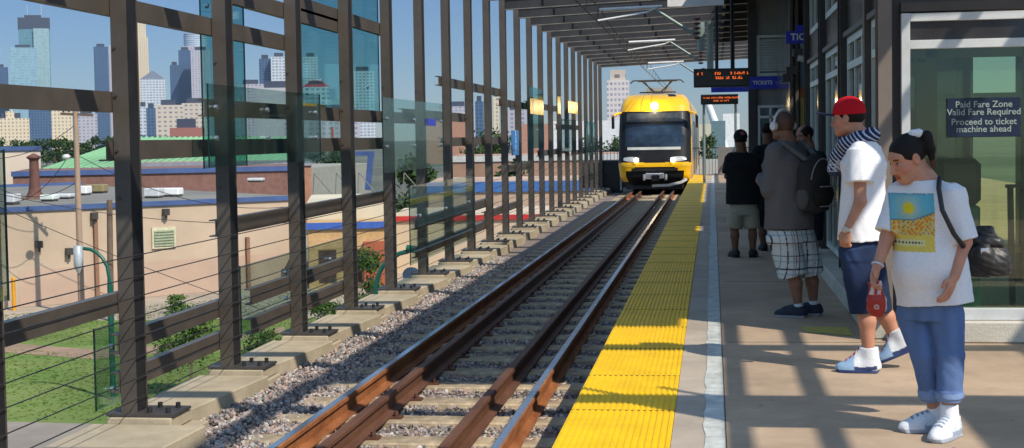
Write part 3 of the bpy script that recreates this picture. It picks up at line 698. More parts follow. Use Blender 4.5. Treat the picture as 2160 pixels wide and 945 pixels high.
MB().box(-.5, .7, -.2, .25, .42, .47).build('seat', mat('bench yellow', (.55, .40, .06), .5), r); MB().box(-.45, -.4, -.2, .2, 0, .42).build('leg', STEEL_D, r); MB().box(.6, .65, -.2, .2, 0, .42).build('leg', STEEL_D, r)

# louvred lift tower and second shelter farther along
Yt = 30.0
tw = empty('lift_tower', 'steel framed lift tower with a pale louvred panel above a glazed door', 'lift tower', (1.2, Yt, 0))
def tp(name, m_, mt, parent=None, bevel=0):
    o = m_.build(name, mt, loc=(1.2, Yt, 0), bevel=bevel); o.location = (0, 0, 0); o.parent = parent or tw; return o
q = lambda x, y, Y=Yt: at(x, y, Y=Y)
xa, xb = q(1595, 100)[0], q(1652, 100)[0]; zt_, zb_ = q(1620, 74)[2], q(1620, 160)[2]
tp('post', MB().box(xa-.17, xa-.01, Yt-.05, Yt+.1, 0, 4.4), STEEL_D); tp('post', MB().box(xb+.01, xb+.18, Yt-.05, Yt+.1, 0, 4.4), STEEL_D)
tp('wall', MB().box(xa-.01, xb+.01, Yt+.06, Yt+2.5, 0, 4.4), mat('tower panel', (.30, .31, .28), .6))
lv = tp('louvre_panel', MB().box(xa, xb, Yt+.0, Yt+.05, zb_, zb_+.06).box(xa, xb, Yt, Yt+.05, zt_-.05, zt_).box(xa, xa+.07, Yt, Yt+.05, zb_+.06, zt_-.05).box(xb-.04, xb, Yt, Yt+.05, zb_+.06, zt_-.05), ALU_G)
m = MB()
for k in range(12):
    z = zb_+.1+(zt_-zb_-.18)*k/12; m.add([(xa+.07, Yt+.0, z), (xb-.04, Yt+.0, z), (xb-.04, Yt+.05, z+.055), (xa+.07, Yt+.05, z+.055), (xa+.07, Yt+.005, z-.006), (xb-.04, Yt+.005, z-.006), (xb-.04, Yt+.055, z+.049), (xa+.07, Yt+.055, z+.049)], [(0, 1, 2, 3), (4, 7, 6, 5), (0, 4, 5, 1), (2, 6, 7, 3), (1, 5, 6, 2), (0, 3, 7, 4)])
tp('slats', m, ALU_G, lv)
z1, z2 = q(1620, 222)[2], q(1620, 246)[2]
dr = tp('door_frame', MB().box(xa+.02, xa+.07, Yt, Yt+.05, 0, z1).box(xb-.05, xb, Yt, Yt+.05, 0, z1).box(xa+.07, xb-.05, Yt, Yt+.05, z1-.05, z1).box(xa+.07, xb-.05, Yt, Yt+.05, z2-.03, z2+.02).box(xa+.26, xa+.30, Yt, Yt+.05, 0, z1-.05).box(xa+.0, xb, Yt-.01, Yt+.05, q(0, 205)[2]-.15, q(0, 205)[2]-.08), WHITE)
tp('door_glass', MB().box(xa+.07, xb-.05, Yt+.03, Yt+.045, 0, z1-.05), mat('blue tinted glass', (.04, .10, .13), .1, spec=.8), dr)
s2 = empty('glass_shelter', 'second steel and glass shelter between the big one and the lift tower', 'shelter', (1.5, 23.9, 0))
def s2p(name, m_, mt):
    o = m_.build(name, mt, loc=(1.5, 23.9, 0)); o.location = (0, 0, 0); o.parent = s2; return o
for x in (1.27, 1.36, 1.50, 1.66): s2p('post', MB().box(x, x+.05, 23.9, 24.0, 0, 4.4), STEEL if x < 1.4 else STEEL_D)
s2p('wall', MB().box(1.30, 4, 24.0, 29.2, 0, 4.4), mat('grey glass wall', (.07, .075, .075), .12, 0, .5, 1.5, spec=.8))
m = MB(); 
for k, (za, zb2, c) in enumerate([(.6, 1.5, 0), (1.5, 2.2, 1), (2.2, 2.35, 2), (2.35, 2.8, 0), (2.8, 3.1, 3)]): m.box(1.44, 1.55, 23.97, 23.99, za, zb2, c)
s2p('reflection', m, [mat('poster blue', (.25, .35, .5), .4), mat('poster yellow', (.65, .50, .12), .4), mat('poster orange', (.55, .15, .04), .4), ALU])  # coloured strips stand for the lit interior reflected in the glass
r = empty('security_camera', 'small white camera on a bracket beside the high TICKETS sign', 'camera', tuple(at(1690, 122, Y=22.9)))
MB().tube([(-.05, 0, 0), (.10, 0, -.03)], .05, 10).build('housing', ALU, r); MB().tube([(.05, 0, .04), (.2, 0, .12)], .012, 6).build('bracket', STEEL_D, r)
for k, (px, py) in enumerate([(1668, 150), (1660, 165), (1683, 112)]):
    r = empty('floodlight', f'dark floodlight on the shelter wall, {ordw(k)} of the cluster', 'floodlight', tuple(at(px, py, Y=23.6)), 'floodlights on the shelter wall')
    MB().box(-.08, .08, -.08, .06, -.06, .07).build('housing', STEEL_D, r, bevel=.01); MB().tube([(0, .05, 0), (.12, .25, 0)], .015, 6).build('bracket', STEEL_D, r)

# ------------------------------------------------------------------ far platform end
r = empty('guard_railing', 'dark metal railing across the far platform end', 'railing', (.5, 57.6, 0))
m = MB()
for x in np.arange(-.8, 3, .13): m.box(x-.5-.008, x-.5+.008, 0, .02, 0, 1.05)
m.box(-1.3, 2.5, -.01, .03, 1.05, 1.09); m.build('bars', BLACK, r)
tag(MB().box(-.9, 3, 58, 95, -.4, -.02).build('path_ramp', CONC_G), kind='structure')
r = empty('service_cabinet', 'grey sloping topped cabinet at the far platform end', 'cabinet', (.75, 56.5, 0))
MB().extr([(-.55, 0), (.9, 0), (.9, .75), (.45, 1.0), (-.55, 1.15)], 'y', 0, 1.0).build('cabinet_body', mat('cabinet grey', (.16, .16, .16), .6), r)
r = empty('cable_mast', 'tall white leaning bridge mast beyond the platform end', 'bridge mast', (4.5, 330, GZ))
A = at(1490, 210, Y=330); B = at(1560, 400, Y=330); c0 = np.array([4.5, 330, GZ])
MB().tube([B-c0, A-c0], 1.3, 10, r2=.8).build('mast', WHITE, r)
def box_building(name, label, px0, px1, ytop, Y, depth, mt, group='buildings beyond the platform end', cat='building', z0=GZ, roof=None, win=None, face=True):
    a = at(px0, ytop, Y=Y); b = at(px1, ytop, Y=Y); cx = (a[0]+b[0])/2; hw = (b[0]-a[0])/2; zt_ = a[2]
    th_ = math.atan2(-cx, Y) if face else 0.0; hw *= math.cos(th_)
    r = empty(name, label, cat, (cx, Y, z0), group, th_)
    MB().box(-hw, hw, 0, depth, 0, zt_-z0).build('walls', mt, r)
    if roof: MB().box(-hw-.004*hw, hw+.004*hw, -.2, depth+.2, zt_-z0, zt_-z0+roof[1]).build('roof', roof[0], r)
    return r, hw, zt_-z0
BRK = mat('brick red', (.26, .09, .055), .9, 0, .15, 3, .2, 20); TANW = mat('tan render', (.46, .36, .265), .9, 0, .06, .4, .08, 10); CRM = mat('cream render', (.60, .54, .40), .9, 0, .06, .3)
for k, (x0, x1, yt, Y, mt, la) in enumerate([(1465, 1500, 262, 260, CRM, 'pale low building behind the departure board pole'), (1498, 1530, 255, 300, mat('tealish block', (.12, .2, .22), .6), 'bluish block under the white mast'), (1508, 1524, 272, 400, mat('dusty red block', (.30, .16, .13), .9), 'small dusty red block past the platform end'), (1525, 1560, 240, 380, WHITE, 'white block beyond the boy in the cap')]):
    box_building('far_building', la, x0, x1, yt, Y, 30, mt)
r = empty('guard_railing', 'dark railing left of the train beyond the screen', 'railing', (-4, 60.5, -.6))
m = MB()
for x in np.arange(-1.5, 1.0, .15): m.box(x-.01, x+.01, 0, .02, 0, 1.6)
m.box(-1.5, 1, -.01, .03, 1.55, 1.6); m.box(-1.5, 1, .05, .08, 0, 1.1); m.build('bars', mat('railing dark', (.03, .035, .045), .6), r)
r = empty('signal_cabinet', 'dark trackside box at the end of the screen', 'cabinet', (-3.85, 55, -.59))
MB().box(-.45, .35, 0, .8, 0, 1.25).build('cabinet_body', BLACK, r, bevel=.02); MB().box(.30, .352, -.01, 0, .1, 1.2).build('door', WHITE, r)

# ------------------------------------------------------------------ the train
TX, TY, TZ = -2.08, 51.6, -.41
tr = empty('light_rail_train', 'yellow light rail train coming towards the camera with its headlamp lit', 'train', (TX, TY, TZ))
TYEL = mat('train yellow', (.85, .47, .004), .3, 0, .03, 2, coat=.4); TBLK = mat('train black', (.008, .009, .011), .45, 0, .2, 3, spec=.22)
TGRY = mat('train grey', (.30, .31, .33), .4, 0, .06, 2)
_z = [.2, .5, .9, 1.1, 2.0, 2.9, 3.15, 3.35, 3.5, 3.58]; _y = [.38, .06, 0, .03, .30, .66, .82, 1.02, 1.38, 2.2]; _w = [1.10, 1.28, 1.325, 1.325, 1.325, 1.30, 1.26, 1.19, 1.06, .86]
def shell(x0, x1, z0, z1, off=0., n=14, nz=12, e=.42, D=.95):
    """strip of the rounded nose between two offsets from the centre line (|x|=1 is the side)"""
    m = MB(); vs = []
    th = lambda x: math.copysign(math.asin(min(1, abs(x))**(1/e)), x)
    T = np.linspace(th(x0), th(x1), n)
    for j in range(nz+1):
        z = z0+(z1-z0)*j/nz; W = np.interp(z, _z, _w)+off; yf = np.interp(z, _z, _y)-off
        for t in T: vs.append((W*math.copysign(abs(math.sin(t))**e, t), yf+D*(1-abs(math.cos(t))**e), z))
    return m.add(vs, [(j*n+i, j*n+i+1, (j+1)*n+i+1, (j+1)*n+i) for j in range(nz) for i in range(n-1)], 0, True)
shell(-1, 1, .2, 2.92, -.03, 60, 60).build('nose', TBLK, tr)
shell(-1, 1, 2.90, 3.58, 0, 60, 16).build('roof_dome', TYEL, tr)
shell(-.93, .93, 1.03, 2.90, .0, 50, 24).build('windshield_surround', TBLK, tr)
for s in (-1, 1): shell(min(s*.93, s), max(s*.93, s), 1.03, 2.9, 0, 10, 12).build('corner_panel', TBLK, tr)
ws = shell(-.80, .80, 1.62, 2.42, .008, 40, 12).build('windshield', mat('windshield glass', (.010, .015, .025), .12, 0, 0, 1.6, spec=.3, col2=(.028, .055, .10)), tr)
shell(-.78, .78, 2.52, 2.84, .008, 30, 4).build('destination_window', mat('destination glass', (.045, .05, .055), .12, 0, .6, 2), tr)
shell(-.74, .70, 1.50, 1.60, .012, 30, 3).build('dashboard_strip', mat('dashboard pale', (.45, .47, .45), .5), tr)
shell(-1, 1, .88, 1.03, .02, 60, 4).build('bumper', TYEL, tr)
for x_ in (-.40, -.12): shell(x_, x_+.012, 2.92, 3.55, .004, 3, 12).build('panel_seam', TBLK, tr)
shell(.44, .70, 3.44, 3.55, .004, 8, 4).build('roof_vent', TBLK, tr)
for s in (-1, 1): shell(min(s*.975, s), max(s*.975, s), 1.03, 2.9, .012, 6, 12).build('corner_trim', TYEL if s > 0 else TGRY, tr)
for s in (-1, 1):
    shell(min(s*.80, s*1), max(s*.80, s*1), .34, .90, .012, 12, 6).build('bumper_end', TYEL, tr); shell(min(s*.55, s*.8), max(s*.55, s*.8), .74, .90, .012, 8, 3).build('bumper_step', TYEL, tr)
    shell(min(s*.28, s*.90), max(s*.28, s*.90), .94, 1.05, .03, 12, 3).build('bumper_lip', TYEL, tr)
    h = shell(min(s*.42, s*.84), max(s*.42, s*.84), 1.07, 1.25, .018, 16, 6)
    # oval lamp: pinch the strip towards its ends
    vs = []; 
    for (x, y, z) in h.v:
        u = (abs(x)/1.34-.61)/.26; k = max(.12, math.sqrt(max(0, 1-u*u))); vs.append((x, y, 1.16+(z-1.16)*k+.05*(abs(x)/1.34-.6)))
    h.v = vs; hl = h.build('headlight', mat('headlight lens', (.55, .56, .55), .12, .3, .2, 9), tr)
    MB().lathe((s*.66, .0, 0), [(.01, 0), (.085, .005)], 10).build('lamp_bulb', mat('headlight bulb', (.9, .85, .7), .3, emit=(1, .88, .65), estr=5, var=0), hl)
    b = [c for c in hl.children][0]; b.rotation_euler = (math.pi/2, 0, 0); b.location = (0, -.075, 1.13)
shell(-.62, .62, .74, .84, .03, 30, 2).build('grille', BLACK, tr)
tl = MB(); tl.lathe((0, 0, 0), [(.001, .03), (.10, .02), (.14, 0)], 16); tl = tl.build('top_lamp', mat('top lamp', (1, .9, .7), .3, emit=(1, .72, .35), estr=12, var=0), tr); tl.rotation_euler = (math.radians(70), 0, 0); tl.location = (-.02, .70, 3.10)
lo = bpy.data.lights.new('lamp glow', 'POINT'); lo.energy = 25; lo.color = (1, .8, .5); lo.shadow_soft_size = .08
lob = bpy.data.objects.new('lamp_light', lo); COL.objects.link(lob); lob.location = (TX-.02, TY+.45, TZ+3.12)
# coupler and plough
cp = MB().box(-.34, .34, -.16, .1, .45, .66).build('coupler_head', CHROME, tr, bevel=.03)
MB().box(-.12, .18, -.26, -.15, .38, .60).build('coupler_pin', BLACK, cp, bevel=.02)
MB().tube([(-.38, -.1, .4), (-.38, -.1, .62)], .05, 8).tube([(.40, -.1, .4), (.40, -.1, .62)], .05, 8).build('coupler_guard', TGRY, cp)
m = MB(); P0 = [(-.1, .02, .20), (.5, -.05, .22), (.95, .06, .32), (1.14, .28, .42)]
for a, b in zip(P0, P0[1:]): m.bar(a, b, .05, .09)
m.build('plough', mat('plough grey', (.5, .5, .48), .5), tr)
MB().box(-1.05, 1.05, .45, 3, .06, .34).build('underframe', BLACK, tr)
# body: three articulated sections
def section(y0, y1, k):
    prof = [(-1.28, .30), (1.28, .30), (1.325, .55), (1.325, 2.7), (1.30, 2.9), (1.26, 3.15), (1.19, 3.35), (1.06, 3.5), (.86, 3.58), (-.86, 3.58), (-1.06, 3.5), (-1.19, 3.35), (-1.26, 3.15), (-1.30, 2.9), (-1.325, 2.7), (-1.325, .55)]
    s_ = MB().extr(prof, 'y', y0, y1).build('body', TGRY, tr)
    MB().extr([(x*1.004, z+.004) for x, z in prof if z > 2.8], 'y', y0, y1).build('roof', TYEL, s_)
    for s in (-1, 1):
        MB().box(min(s*1.325, s*1.333), max(s*1.325, s*1.333), y0+.1, y1-.1, .35, 1.0).build('side_stripe', TYEL, s_)
        MB().box(min(s*1.325, s*1.336), max(s*1.325, s*1.336), y0+.4, y1-.4, 1.25, 2.45).build('side_windows', WINDOW, s_)
        for dy in (.35, .7): 
            yd = y0+(y1-y0)*dy; MB().box(min(s*1.325, s*1.345), max(s*1.325, s*1.345), yd, yd+1.3, .42, 2.55).build('door', mat('door dark', (.06, .06, .07), .3), s_)
section(2.4, 10.5, 0); MB().box(-1.322, 1.322, 1.0, 2.4, .35, 1.3).box(-1.322, 1.322, 1.28, 2.4, 1.3, 2.2).box(-1.30, 1.30, 1.5, 2.4, 2.2, 2.75).box(-1.19, 1.19, 1.7, 2.4, 2.75, 3.12).build('cab_side', TGRY, tr); section(11.1, 16.5, 1); section(17.1, 27, 2)
MB().box(-1.2, 1.2, 10.45, 11.15, .4, 3.2).box(-1.2, 1.2, 16.45, 17.15, .4, 3.2).build('gangway', BLACK, tr)
MB().box(-.5, .5, 5, 8, 3.59, 3.9).build('roof_box', TGRY, tr)
for s in (-1, 1):
    mm = MB().tube([(s*1.24, .9, 2.86), (s*1.42, .6, 2.82), (s*1.50, .5, 2.74)], .045, 8).build('mirror_arm', TYEL, tr)
    MB().box(s*1.52-.05, s*1.52+.05, .44, .60, 2.28, 2.72).build('mirror', BLACK, mm, bevel=.02)
m = MB(); m.tube([(.18, -.02+.36, 1.45), (-.15, .30, 1.95)], .012, 5); m.tube([(.50, .62, 2.35), (.25, .40, 1.8)], .012, 5); m.build('wiper', BLACK, tr)
pg = MB(); z0, z1 = 3.62, 4.12; y = 3.2
pg.tube([(-.9, y, z1), (.9, y, z1)], .03, 6).tube([(-1.02, y, z1-.10), (-.9, y, z1)], .03, 6).tube([(1.02, y, z1-.1), (.9, y, z1)], .03, 6).tube([(-.75, y+.3, z1-.02), (.75, y+.3, z1-.02)], .025, 6)
for s in (-1, 1): pg.tube([(s*.62, y, z1), (s*.12, y+.6, z0+.08)], .025, 6).tube([(s*.5, y+.3, z1-.02), (s*.25, y+1, z0+.12)], .02, 6)
pg.tube([(-.7, y+.6, z0+.06), (.7, y+.6, z0+.06)], .03, 6).box(-.2, .2, y+.4, y+1.0, z0-.06, z0+.1)
pg.build('pantograph', mat('pantograph dark', (.05, .055, .06), .5), tr)

# ------------------------------------------------------------------ the town left of the screen
def slab_building(name, label, A, B, ztop, depth, mt, trim=None, cat='building', group='low buildings beyond the lawn', z0=GZ):
    """A, B: pixels of the two foot points of its long wall"""
    a = at(*A, Z=z0); b = at(*B, Z=z0); d = (b-a); L = np.linalg.norm(d); ang = math.atan2(d[1], d[0])
    r = empty(name, label, cat, tuple(a), group, ang)
    MB().box(0, L, 0, depth, 0, ztop-z0).build('walls', mt, r)
    if trim: MB().box(-.05, L+.05, -.12, .0, ztop-z0-.14, ztop-z0+.10).build('roof_trim', trim, r); MB().box(-.05, L+.05, depth, depth+.1, ztop-z0-.1, ztop-z0+.25).build('roof_trim', trim, r)
    return r, L
BT = mat('roof trim blue', (.05, .095, .24), .55, 0, .15, 1); ROOFG = mat('gravel roof', (.20, .19, .165), .95, 0, .2, .6)
b1, L1 = slab_building('warehouse', 'long tan warehouse with a blue roof edge behind the lawn', (-260, 674), (640, 600), -1.35, 34, TANW, BT)
MB().box(.1, L1-.1, .1, 33.8, 4.66, 4.70).build('roof', ROOFG, b1)
def on_wall(px, py, Lw=None):
    a = at(-260, 674, Z=GZ); b = at(640, 600, Z=GZ); d = (b-a)[:2]; ln = np.linalg.norm(d); r_ = at(px, py, Y=60)-np.array([0, 0, EYE])
    # intersect the view ray with the wall plane
    n = np.array([-d[1], d[0]]); t = np.dot(a[:2], n)/np.dot(r_[:2], n); p = r_*t+np.array([0, 0, EYE]); u = np.dot(p[:2]-a[:2], d)/ln
    return u, p[2]-GZ
u0, v0 = on_wall(320, 525); u1, v1 = on_wall(369, 478)
wn = MB().box(u0, u1, -.10, 0, v0, v1).build('vent_window', mat('old cream frame', (.55, .52, .36), .7), b1)
m = MB()
for k in range(6): m.box(u0+.1, u1-.1, -.16, -.10, v0+.12+(v1-v0-.2)*k/6, v0+.12+(v1-v0-.2)*(k+.55)/6)
m.build('louvre', mat('louvre green', (.30, .36, .24), .7), wn)
for (x, y) in [(80, 515), (143, 530), (347, 447), (196, 455)]:
    u, v = on_wall(x, y); MB().box(u-.14, u+.14, -.35, 0, v-.16, v+.16).tube([(u, -.2, v-.35), (u, -.2, v-.16)], .06, 6).build('wall_lamp', STEEL_D, b1)
for (x, y0, y1) in [(199, 455, 610), (520, 500, 590)]:
    u, v = on_wall(x, y0); MB().box(u-.09, u+.09, -.2, 0, .1, v).build('downpipe', mat('rusty pipe', (.24, .13, .08), .8), b1)
u, v = on_wall(0, 590); u2, v2 = on_wall(255, 650)
MB().box(on_wall(40, 600)[0], on_wall(620, 600)[0], -.012, -.004, .02, 1.75).build('repainted_band', mat('pinkish paint patch', (.46, .33, .25), .9, 0, .08, .3), b1)
# rooftop things
def roof_at(x, y): return at(x, y, Z=-1.31)
for k, (x, y, w_, h_, mt, nm, la) in enumerate([(28, 432, .8, .9, ALU, 'roof_vent', 'white rooftop vent by the left end of the tan warehouse'), (105, 425, 1.2, .6, ALU_G, 'roof_unit', 'low grey unit on the warehouse roof'), (135, 420, 1.6, .5, ALU, 'roof_unit', 'pale flat unit on the warehouse roof'), (180, 412, .8, .9, WHITE, 'roof_unit', 'white box beside the pole on the warehouse roof'),
        (205, 408, 1.8, .9, mat('olive box', (.25, .21, .10), .8), 'roof_unit', 'olive box on the warehouse roof'), (325, 418, 1.4, .9, ALU, 'roof_unit', 'silver unit right of the first post on the roof'), (358, 415, 2.1, .8, WHITE, 'roof_unit', 'long white unit with a pinkish mark on the roof'), (540, 384, 1.8, .5, ALU, 'roof_unit', 'small bright unit on the roof behind the second post')]):
    p = roof_at(x, y); r = empty(nm, la, 'roof unit', tuple(p), 'units on the warehouse roof')
    w_ *= .62; h_ *= .6; MB().box(-w_/2, w_/2, -.4, .4, .1, h_).build('casing', mt, r, bevel=.05); MB().box(-w_/2+.05, w_/2-.05, -.3, .3, 0, .1).build('curb', STEEL_D, r)
p = roof_at(74, 420); r = empty('chimney_stack', 'rusty brown metal chimney on the warehouse roof', 'chimney', tuple(p))
CH = mat('rusty chimney', (.13, .055, .04), .8, 0, .3, 2)
MB().lathe((0, 0, 0), [(.55, 0), (.34, .4), (.27, .9), (.24, 2.1)], 14).build('flue', CH, r); MB().lathe((0, 0, 2.1), [(.24, 0), (.30, .08), (.38, .12), (.38, .2), (.05, .38)], 14).build('cap', CH, r); MB().box(-.9, .9, -.8, .8, 0, .12).build('plinth', mat('plinth', (.22, .14, .1), .9), r)
# behind: brick building, green roofed shed, cream block
def vol(name, label, px0, px1, yt, Y, depth, mt, trim=None, th=.5, z0=GZ, cat='building'):
    r, hw, h = box_building(name, label, px0, px1, yt, Y, depth, mt, 'low buildings beyond the lawn', cat, z0)
    if trim: MB().box(-hw-.1, hw+.1, -.15, .0, h-th, h+.02).build('roof_trim', trim, r)
    return r, hw, h
BRK2 = mat('brown brick', (.19, .10, .08), .9, 0, .2, 2.5, .2, 10)
vol('brick_building', 'long brown brick building behind the warehouse roof', 38, 640, 360, 102, 12, BRK2, BT, .35)
vol('brick_building', 'orange brick building with a row of small windows behind the green shed', 300, 660, 343, 118, 12, mat('orange brick', (.38, .19, .12), .9, 0, .15, 2), mat('grey trim', (.25, .26, .3), .6), .5)
vol('warehouse', 'cream block with a blue roof edge at the left border', -260, 90, 314, 112, 14, mat('cream wall', (.60, .50, .40), .9, 0, .08, .2), BT, .35)
a = at(90, 357, Y=120); b = at(620, 343, Y=120); c = at(120, 293, Y=134); d = at(640, 289, Y=134)
r = empty('green_roof_shed', 'big shed with a pale green metal roof below the skyline', 'building', (a[0], 120, GZ), 'low buildings beyond the lawn')
o3 = np.array([a[0], 120, GZ]); TG = mat('pale green metal roof', (.25, .48, .27), .55, 0, .06, .2)
m = MB(); A0, B0, C0, D0 = a-o3, b-o3, c-o3, d-o3
C0[0] = A0[0]+3.0; 
m.add([A0, B0, D0, C0], [(0, 1, 2, 3)]); m.add([A0, C0, C0+np.array([-3, 14, -2.4])], [(0, 2, 1)])
for k in range(30):
    f = k/30; p = A0+(B0-A0)*f; q_ = C0+(D0-C0)*f; m.bar(p+np.array([0, 0, .05]), q_+np.array([0, 0, .05]), .12, .12)
m.build('roof', TG, r); MB().box(.1, (b-a)[0], .3, 28, 0, a[2]-GZ-.3).build('walls', mat('shed wall', (.3, .3, .25), .8), r)
# right part of the town
vol('shop_building', 'tan building with a blue gutter and glazed upper band behind the third post', 648, 826, 425, 74, 10, CRM)
r, hw, h = vol('shop_canopy', 'blue edged canopy over garage doors behind the third and fourth posts', 650, 812, 470, 71, 3, mat('canopy tan', (.52, .33, .15), .8), mat('gutter blue', (.05, .12, .42), .4), .32)
for k in range(3): MB().box(-hw+.5+k*1.3, -hw+1.4+k*1.3, -.02, 0, .3, 2.0).build('garage_door', mat('door brown', (.07, .035, .03), .7), r)
MB().box(-hw, hw, -.015, 0, 2.05, 2.6).build('lintel', mat('lintel tan', (.55, .35, .17), .8), r)
MB().box(hw-1.1, hw, -.6, 0, 0, 2.4).build('red_panel', mat('orange red panel', (.34, .09, .04), .7), r)
vol('warehouse', 'long tan wall with a red gutter behind the middle posts', 826, 1400, 455, 80, 10, mat('light tan wall', (.58, .46, .33), .9, 0, .06, .3), RED, .26)
vol('warehouse', 'brick and tan building with a broad blue band behind the middle posts', 905, 1300, 385, 104, 14, mat('tan block', (.46, .33, .24), .9, 0, .2, .15), mat('band blue', (.045, .14, .38), .5), .75)
vol('brick_building', 'light brown building above the blue band behind the seventh post', 950, 1330, 330, 150, 20, mat('light brown block', (.40, .24, .16), .9, 0, .25, .08), mat('white trim', (.5, .5, .48), .6), .6)
vol('brick_building', 'orange block far behind the sixth and seventh posts', 895, 985, 240, 420, 30, mat('orange block', (.38, .20, .14), .9), WHITE, 2)
vol('apartment_block', 'salmon apartment block behind the tenth post', 1090, 1180, 262, 340, 30, mat('salmon block', (.42, .22, .16), .9))
vol('apartment_block', 'white low block seen between the far posts', 1160, 1320, 256, 260, 20, mat('white block', (.68, .68, .70), .8))
r = empty('rooftop_crane', 'blue crane arm on the roof behind the fourth post', 'crane', tuple(at(775, 370, Y=95)))
MB().bar((0, 0, -1), (.3, 0, 1.6), .35, .35).bar((-1.6, 0, 1.5), (.5, 0, 1.5), .3, .3).build('arm', BT, r)
r = empty('radio_mast', 'thin red mast behind the glass pane at the third post', 'mast', tuple(at(706, 350, Y=160)))
MB().tube([(0, 0, -5), (-.2, 0, 4.5)], .16, 6).build('mast', RED, r)
m_ = mat('grey truss', (.2, .19, .18), .6, .3)
p0_ = at(660, 418, Y=84); r = empty('roof_truss', 'thin grey zigzag cable truss above the tan wall', 'truss', tuple(p0_)); m = MB()
for k in range(5): m.bar((k*1.4, 0, 0), (k*1.4+.1, 0, 1.5), .05, .05).bar((k*1.4+.1, 0, 1.5), (k*1.4+1.4, 0, 0), .05, .05)
m.build('bars', m_, r)

# ------------------------------------------------------------------ skyline
TG1 = facade('teal curtain wall', (.13, .26, .31), (.08, .18, .25), 3, 4, .7, .7, .25)
TG2 = facade('blue curtain wall', (.07, .12, .21), (.03, .06, .13), 4, 4, .6, .6, .3)
TG3 = facade('lilac stone facade', (.40, .38, .42), (.20, .22, .30), 5, 4, .5, .5, .6)
TG4 = facade('cream stone facade', (.62, .52, .36), (.28, .24, .22), 4, 4, .4, .5, .8)
TG5 = facade('white grid facade', (.50, .53, .57), (.20, .25, .33), 5, 4.2, .62, .5, .6)
TG6 = facade('beige low facade', (.50, .43, .36), (.20, .19, .20), 6, 5, .5, .4, .8)
TDK = mat('dark crown', (.035, .045, .075), .5)
def tower(label, x0, x1, yt, Y, mt, depth=60, extra=None, turn=0.0):
    a = at(x0, yt, Y=Y); b = at(x1, yt, Y=Y); hw = (b[0]-a[0])/2; h = a[2]-GZ
    th_ = math.atan2(-(a[0]+b[0])/2, Y); hw *= math.cos(th_)
    r = empty('office_tower', label, 'tower', ((a[0]+b[0])/2, Y, GZ), 'towers of the far skyline', th_)
    MB().box(-hw, hw, 0, depth, 0, h).build('walls', mt, r)
    MB().box(-hw*.6, hw*.5, depth*.2, depth*.7, h, h+6).build('roof_plant', TDK, r)
    if extra: extra(r, hw, h)
    return r
def crown(r, hw, h):
    MB().box(-hw-1, hw+1, -1, 62, h-22, h).build('crown', TDK, r); MB().box(-hw*.05, hw*.95, -6, -1, 0, h-22).build('bay', facade('pale teal wall', (.28, .40, .42), (.20, .34, .38), 3, 4, .6, .6, .3), r)
    for x in (-.4, .5): MB().tube([(x*hw, 30, h), (x*hw, 30, h+28)], .5, 5).build('antenna', ALU, r)
tower('teal glass tower with a dark crown and antennas, leftmost tall one', 38, 104, 38, 2700, TG1, 60, crown)
tower('lower pale glass tower in front of the crowned tower', 20, 78, 101, 2500, facade('pale blue wall', (.24, .38, .45), (.18, .32, .40), 3, 5, .6, .6, .25))
tower('small blue tower at the left border', -20, 17, 142, 2600, TG2)
tower('cream stepped block with a flat top low at the left border', -12, 62, 250, 1500, TG4, 30, lambda r, hw, h: MB().box(-hw*.35, hw*.15, 2, 20, h, h+8).box(-.4, .4, 8, 9, h+8, h+18).build('upper_step', TG4, r))
tower('dark blue slab below the crowned tower', 60, 108, 228, 2000, TG2)
tower('cream apartment tower left of the wooden pole', 108, 152, 232, 1500, TG4, 30)
tower('grey block right of the wooden pole', 160, 205, 240, 1700, TG3)
tower('blue slab tower left of the first post', 197, 228, 99, 2500, TG2, 40)
tower('pinkish side tower touching the first post', 228, 262, 96, 2520, TG3, 40)
tower('cream art deco tower rising right of the first post', 286, 312, 78, 2650, TG4, 40, lambda r, hw, h: MB().box(-hw*.7, hw*.7, 4, 30, h, h+28).box(-hw*.4, hw*.4, 8, 24, h+28, h+60).build('upper_step', TG4, r))
def pyr(r, hw, h): MB().add([(-hw, 0, h), (hw, 0, h), (hw, 50, h), (-hw, 50, h), (0, 25, h+15)], [(0, 1, 4), (1, 2, 4), (2, 3, 4), (3, 0, 4)]).build('pyramid_roof', mat('slate roof', (.13, .15, .19), .6), r)
tower('pale gridded tower with a grey pyramid roof', 296, 348, 167, 2200, TG5, 50, pyr)
tower('slim blue grey tower right of the pyramid roof', 358, 378, 137, 2400, TG2)
tower('blue glass tower with stepped top', 376, 404, 106, 2420, TG2)
def drum(r, hw, h): MB().lathe((0, 25, h-40), [(hw*.95, 0), (hw*.95, 65)], 24).build('drum_top', facade('banded drum', (.45, .52, .60), (.25, .32, .42), 50, 4, 1, .5, .4), r)
tower('pale tower with a round top behind the second post', 386, 440, 98, 2600, TG3, 50, drum)
tower('lilac grey slab tower in front of the round topped one', 402, 445, 106, 2350, TG3)
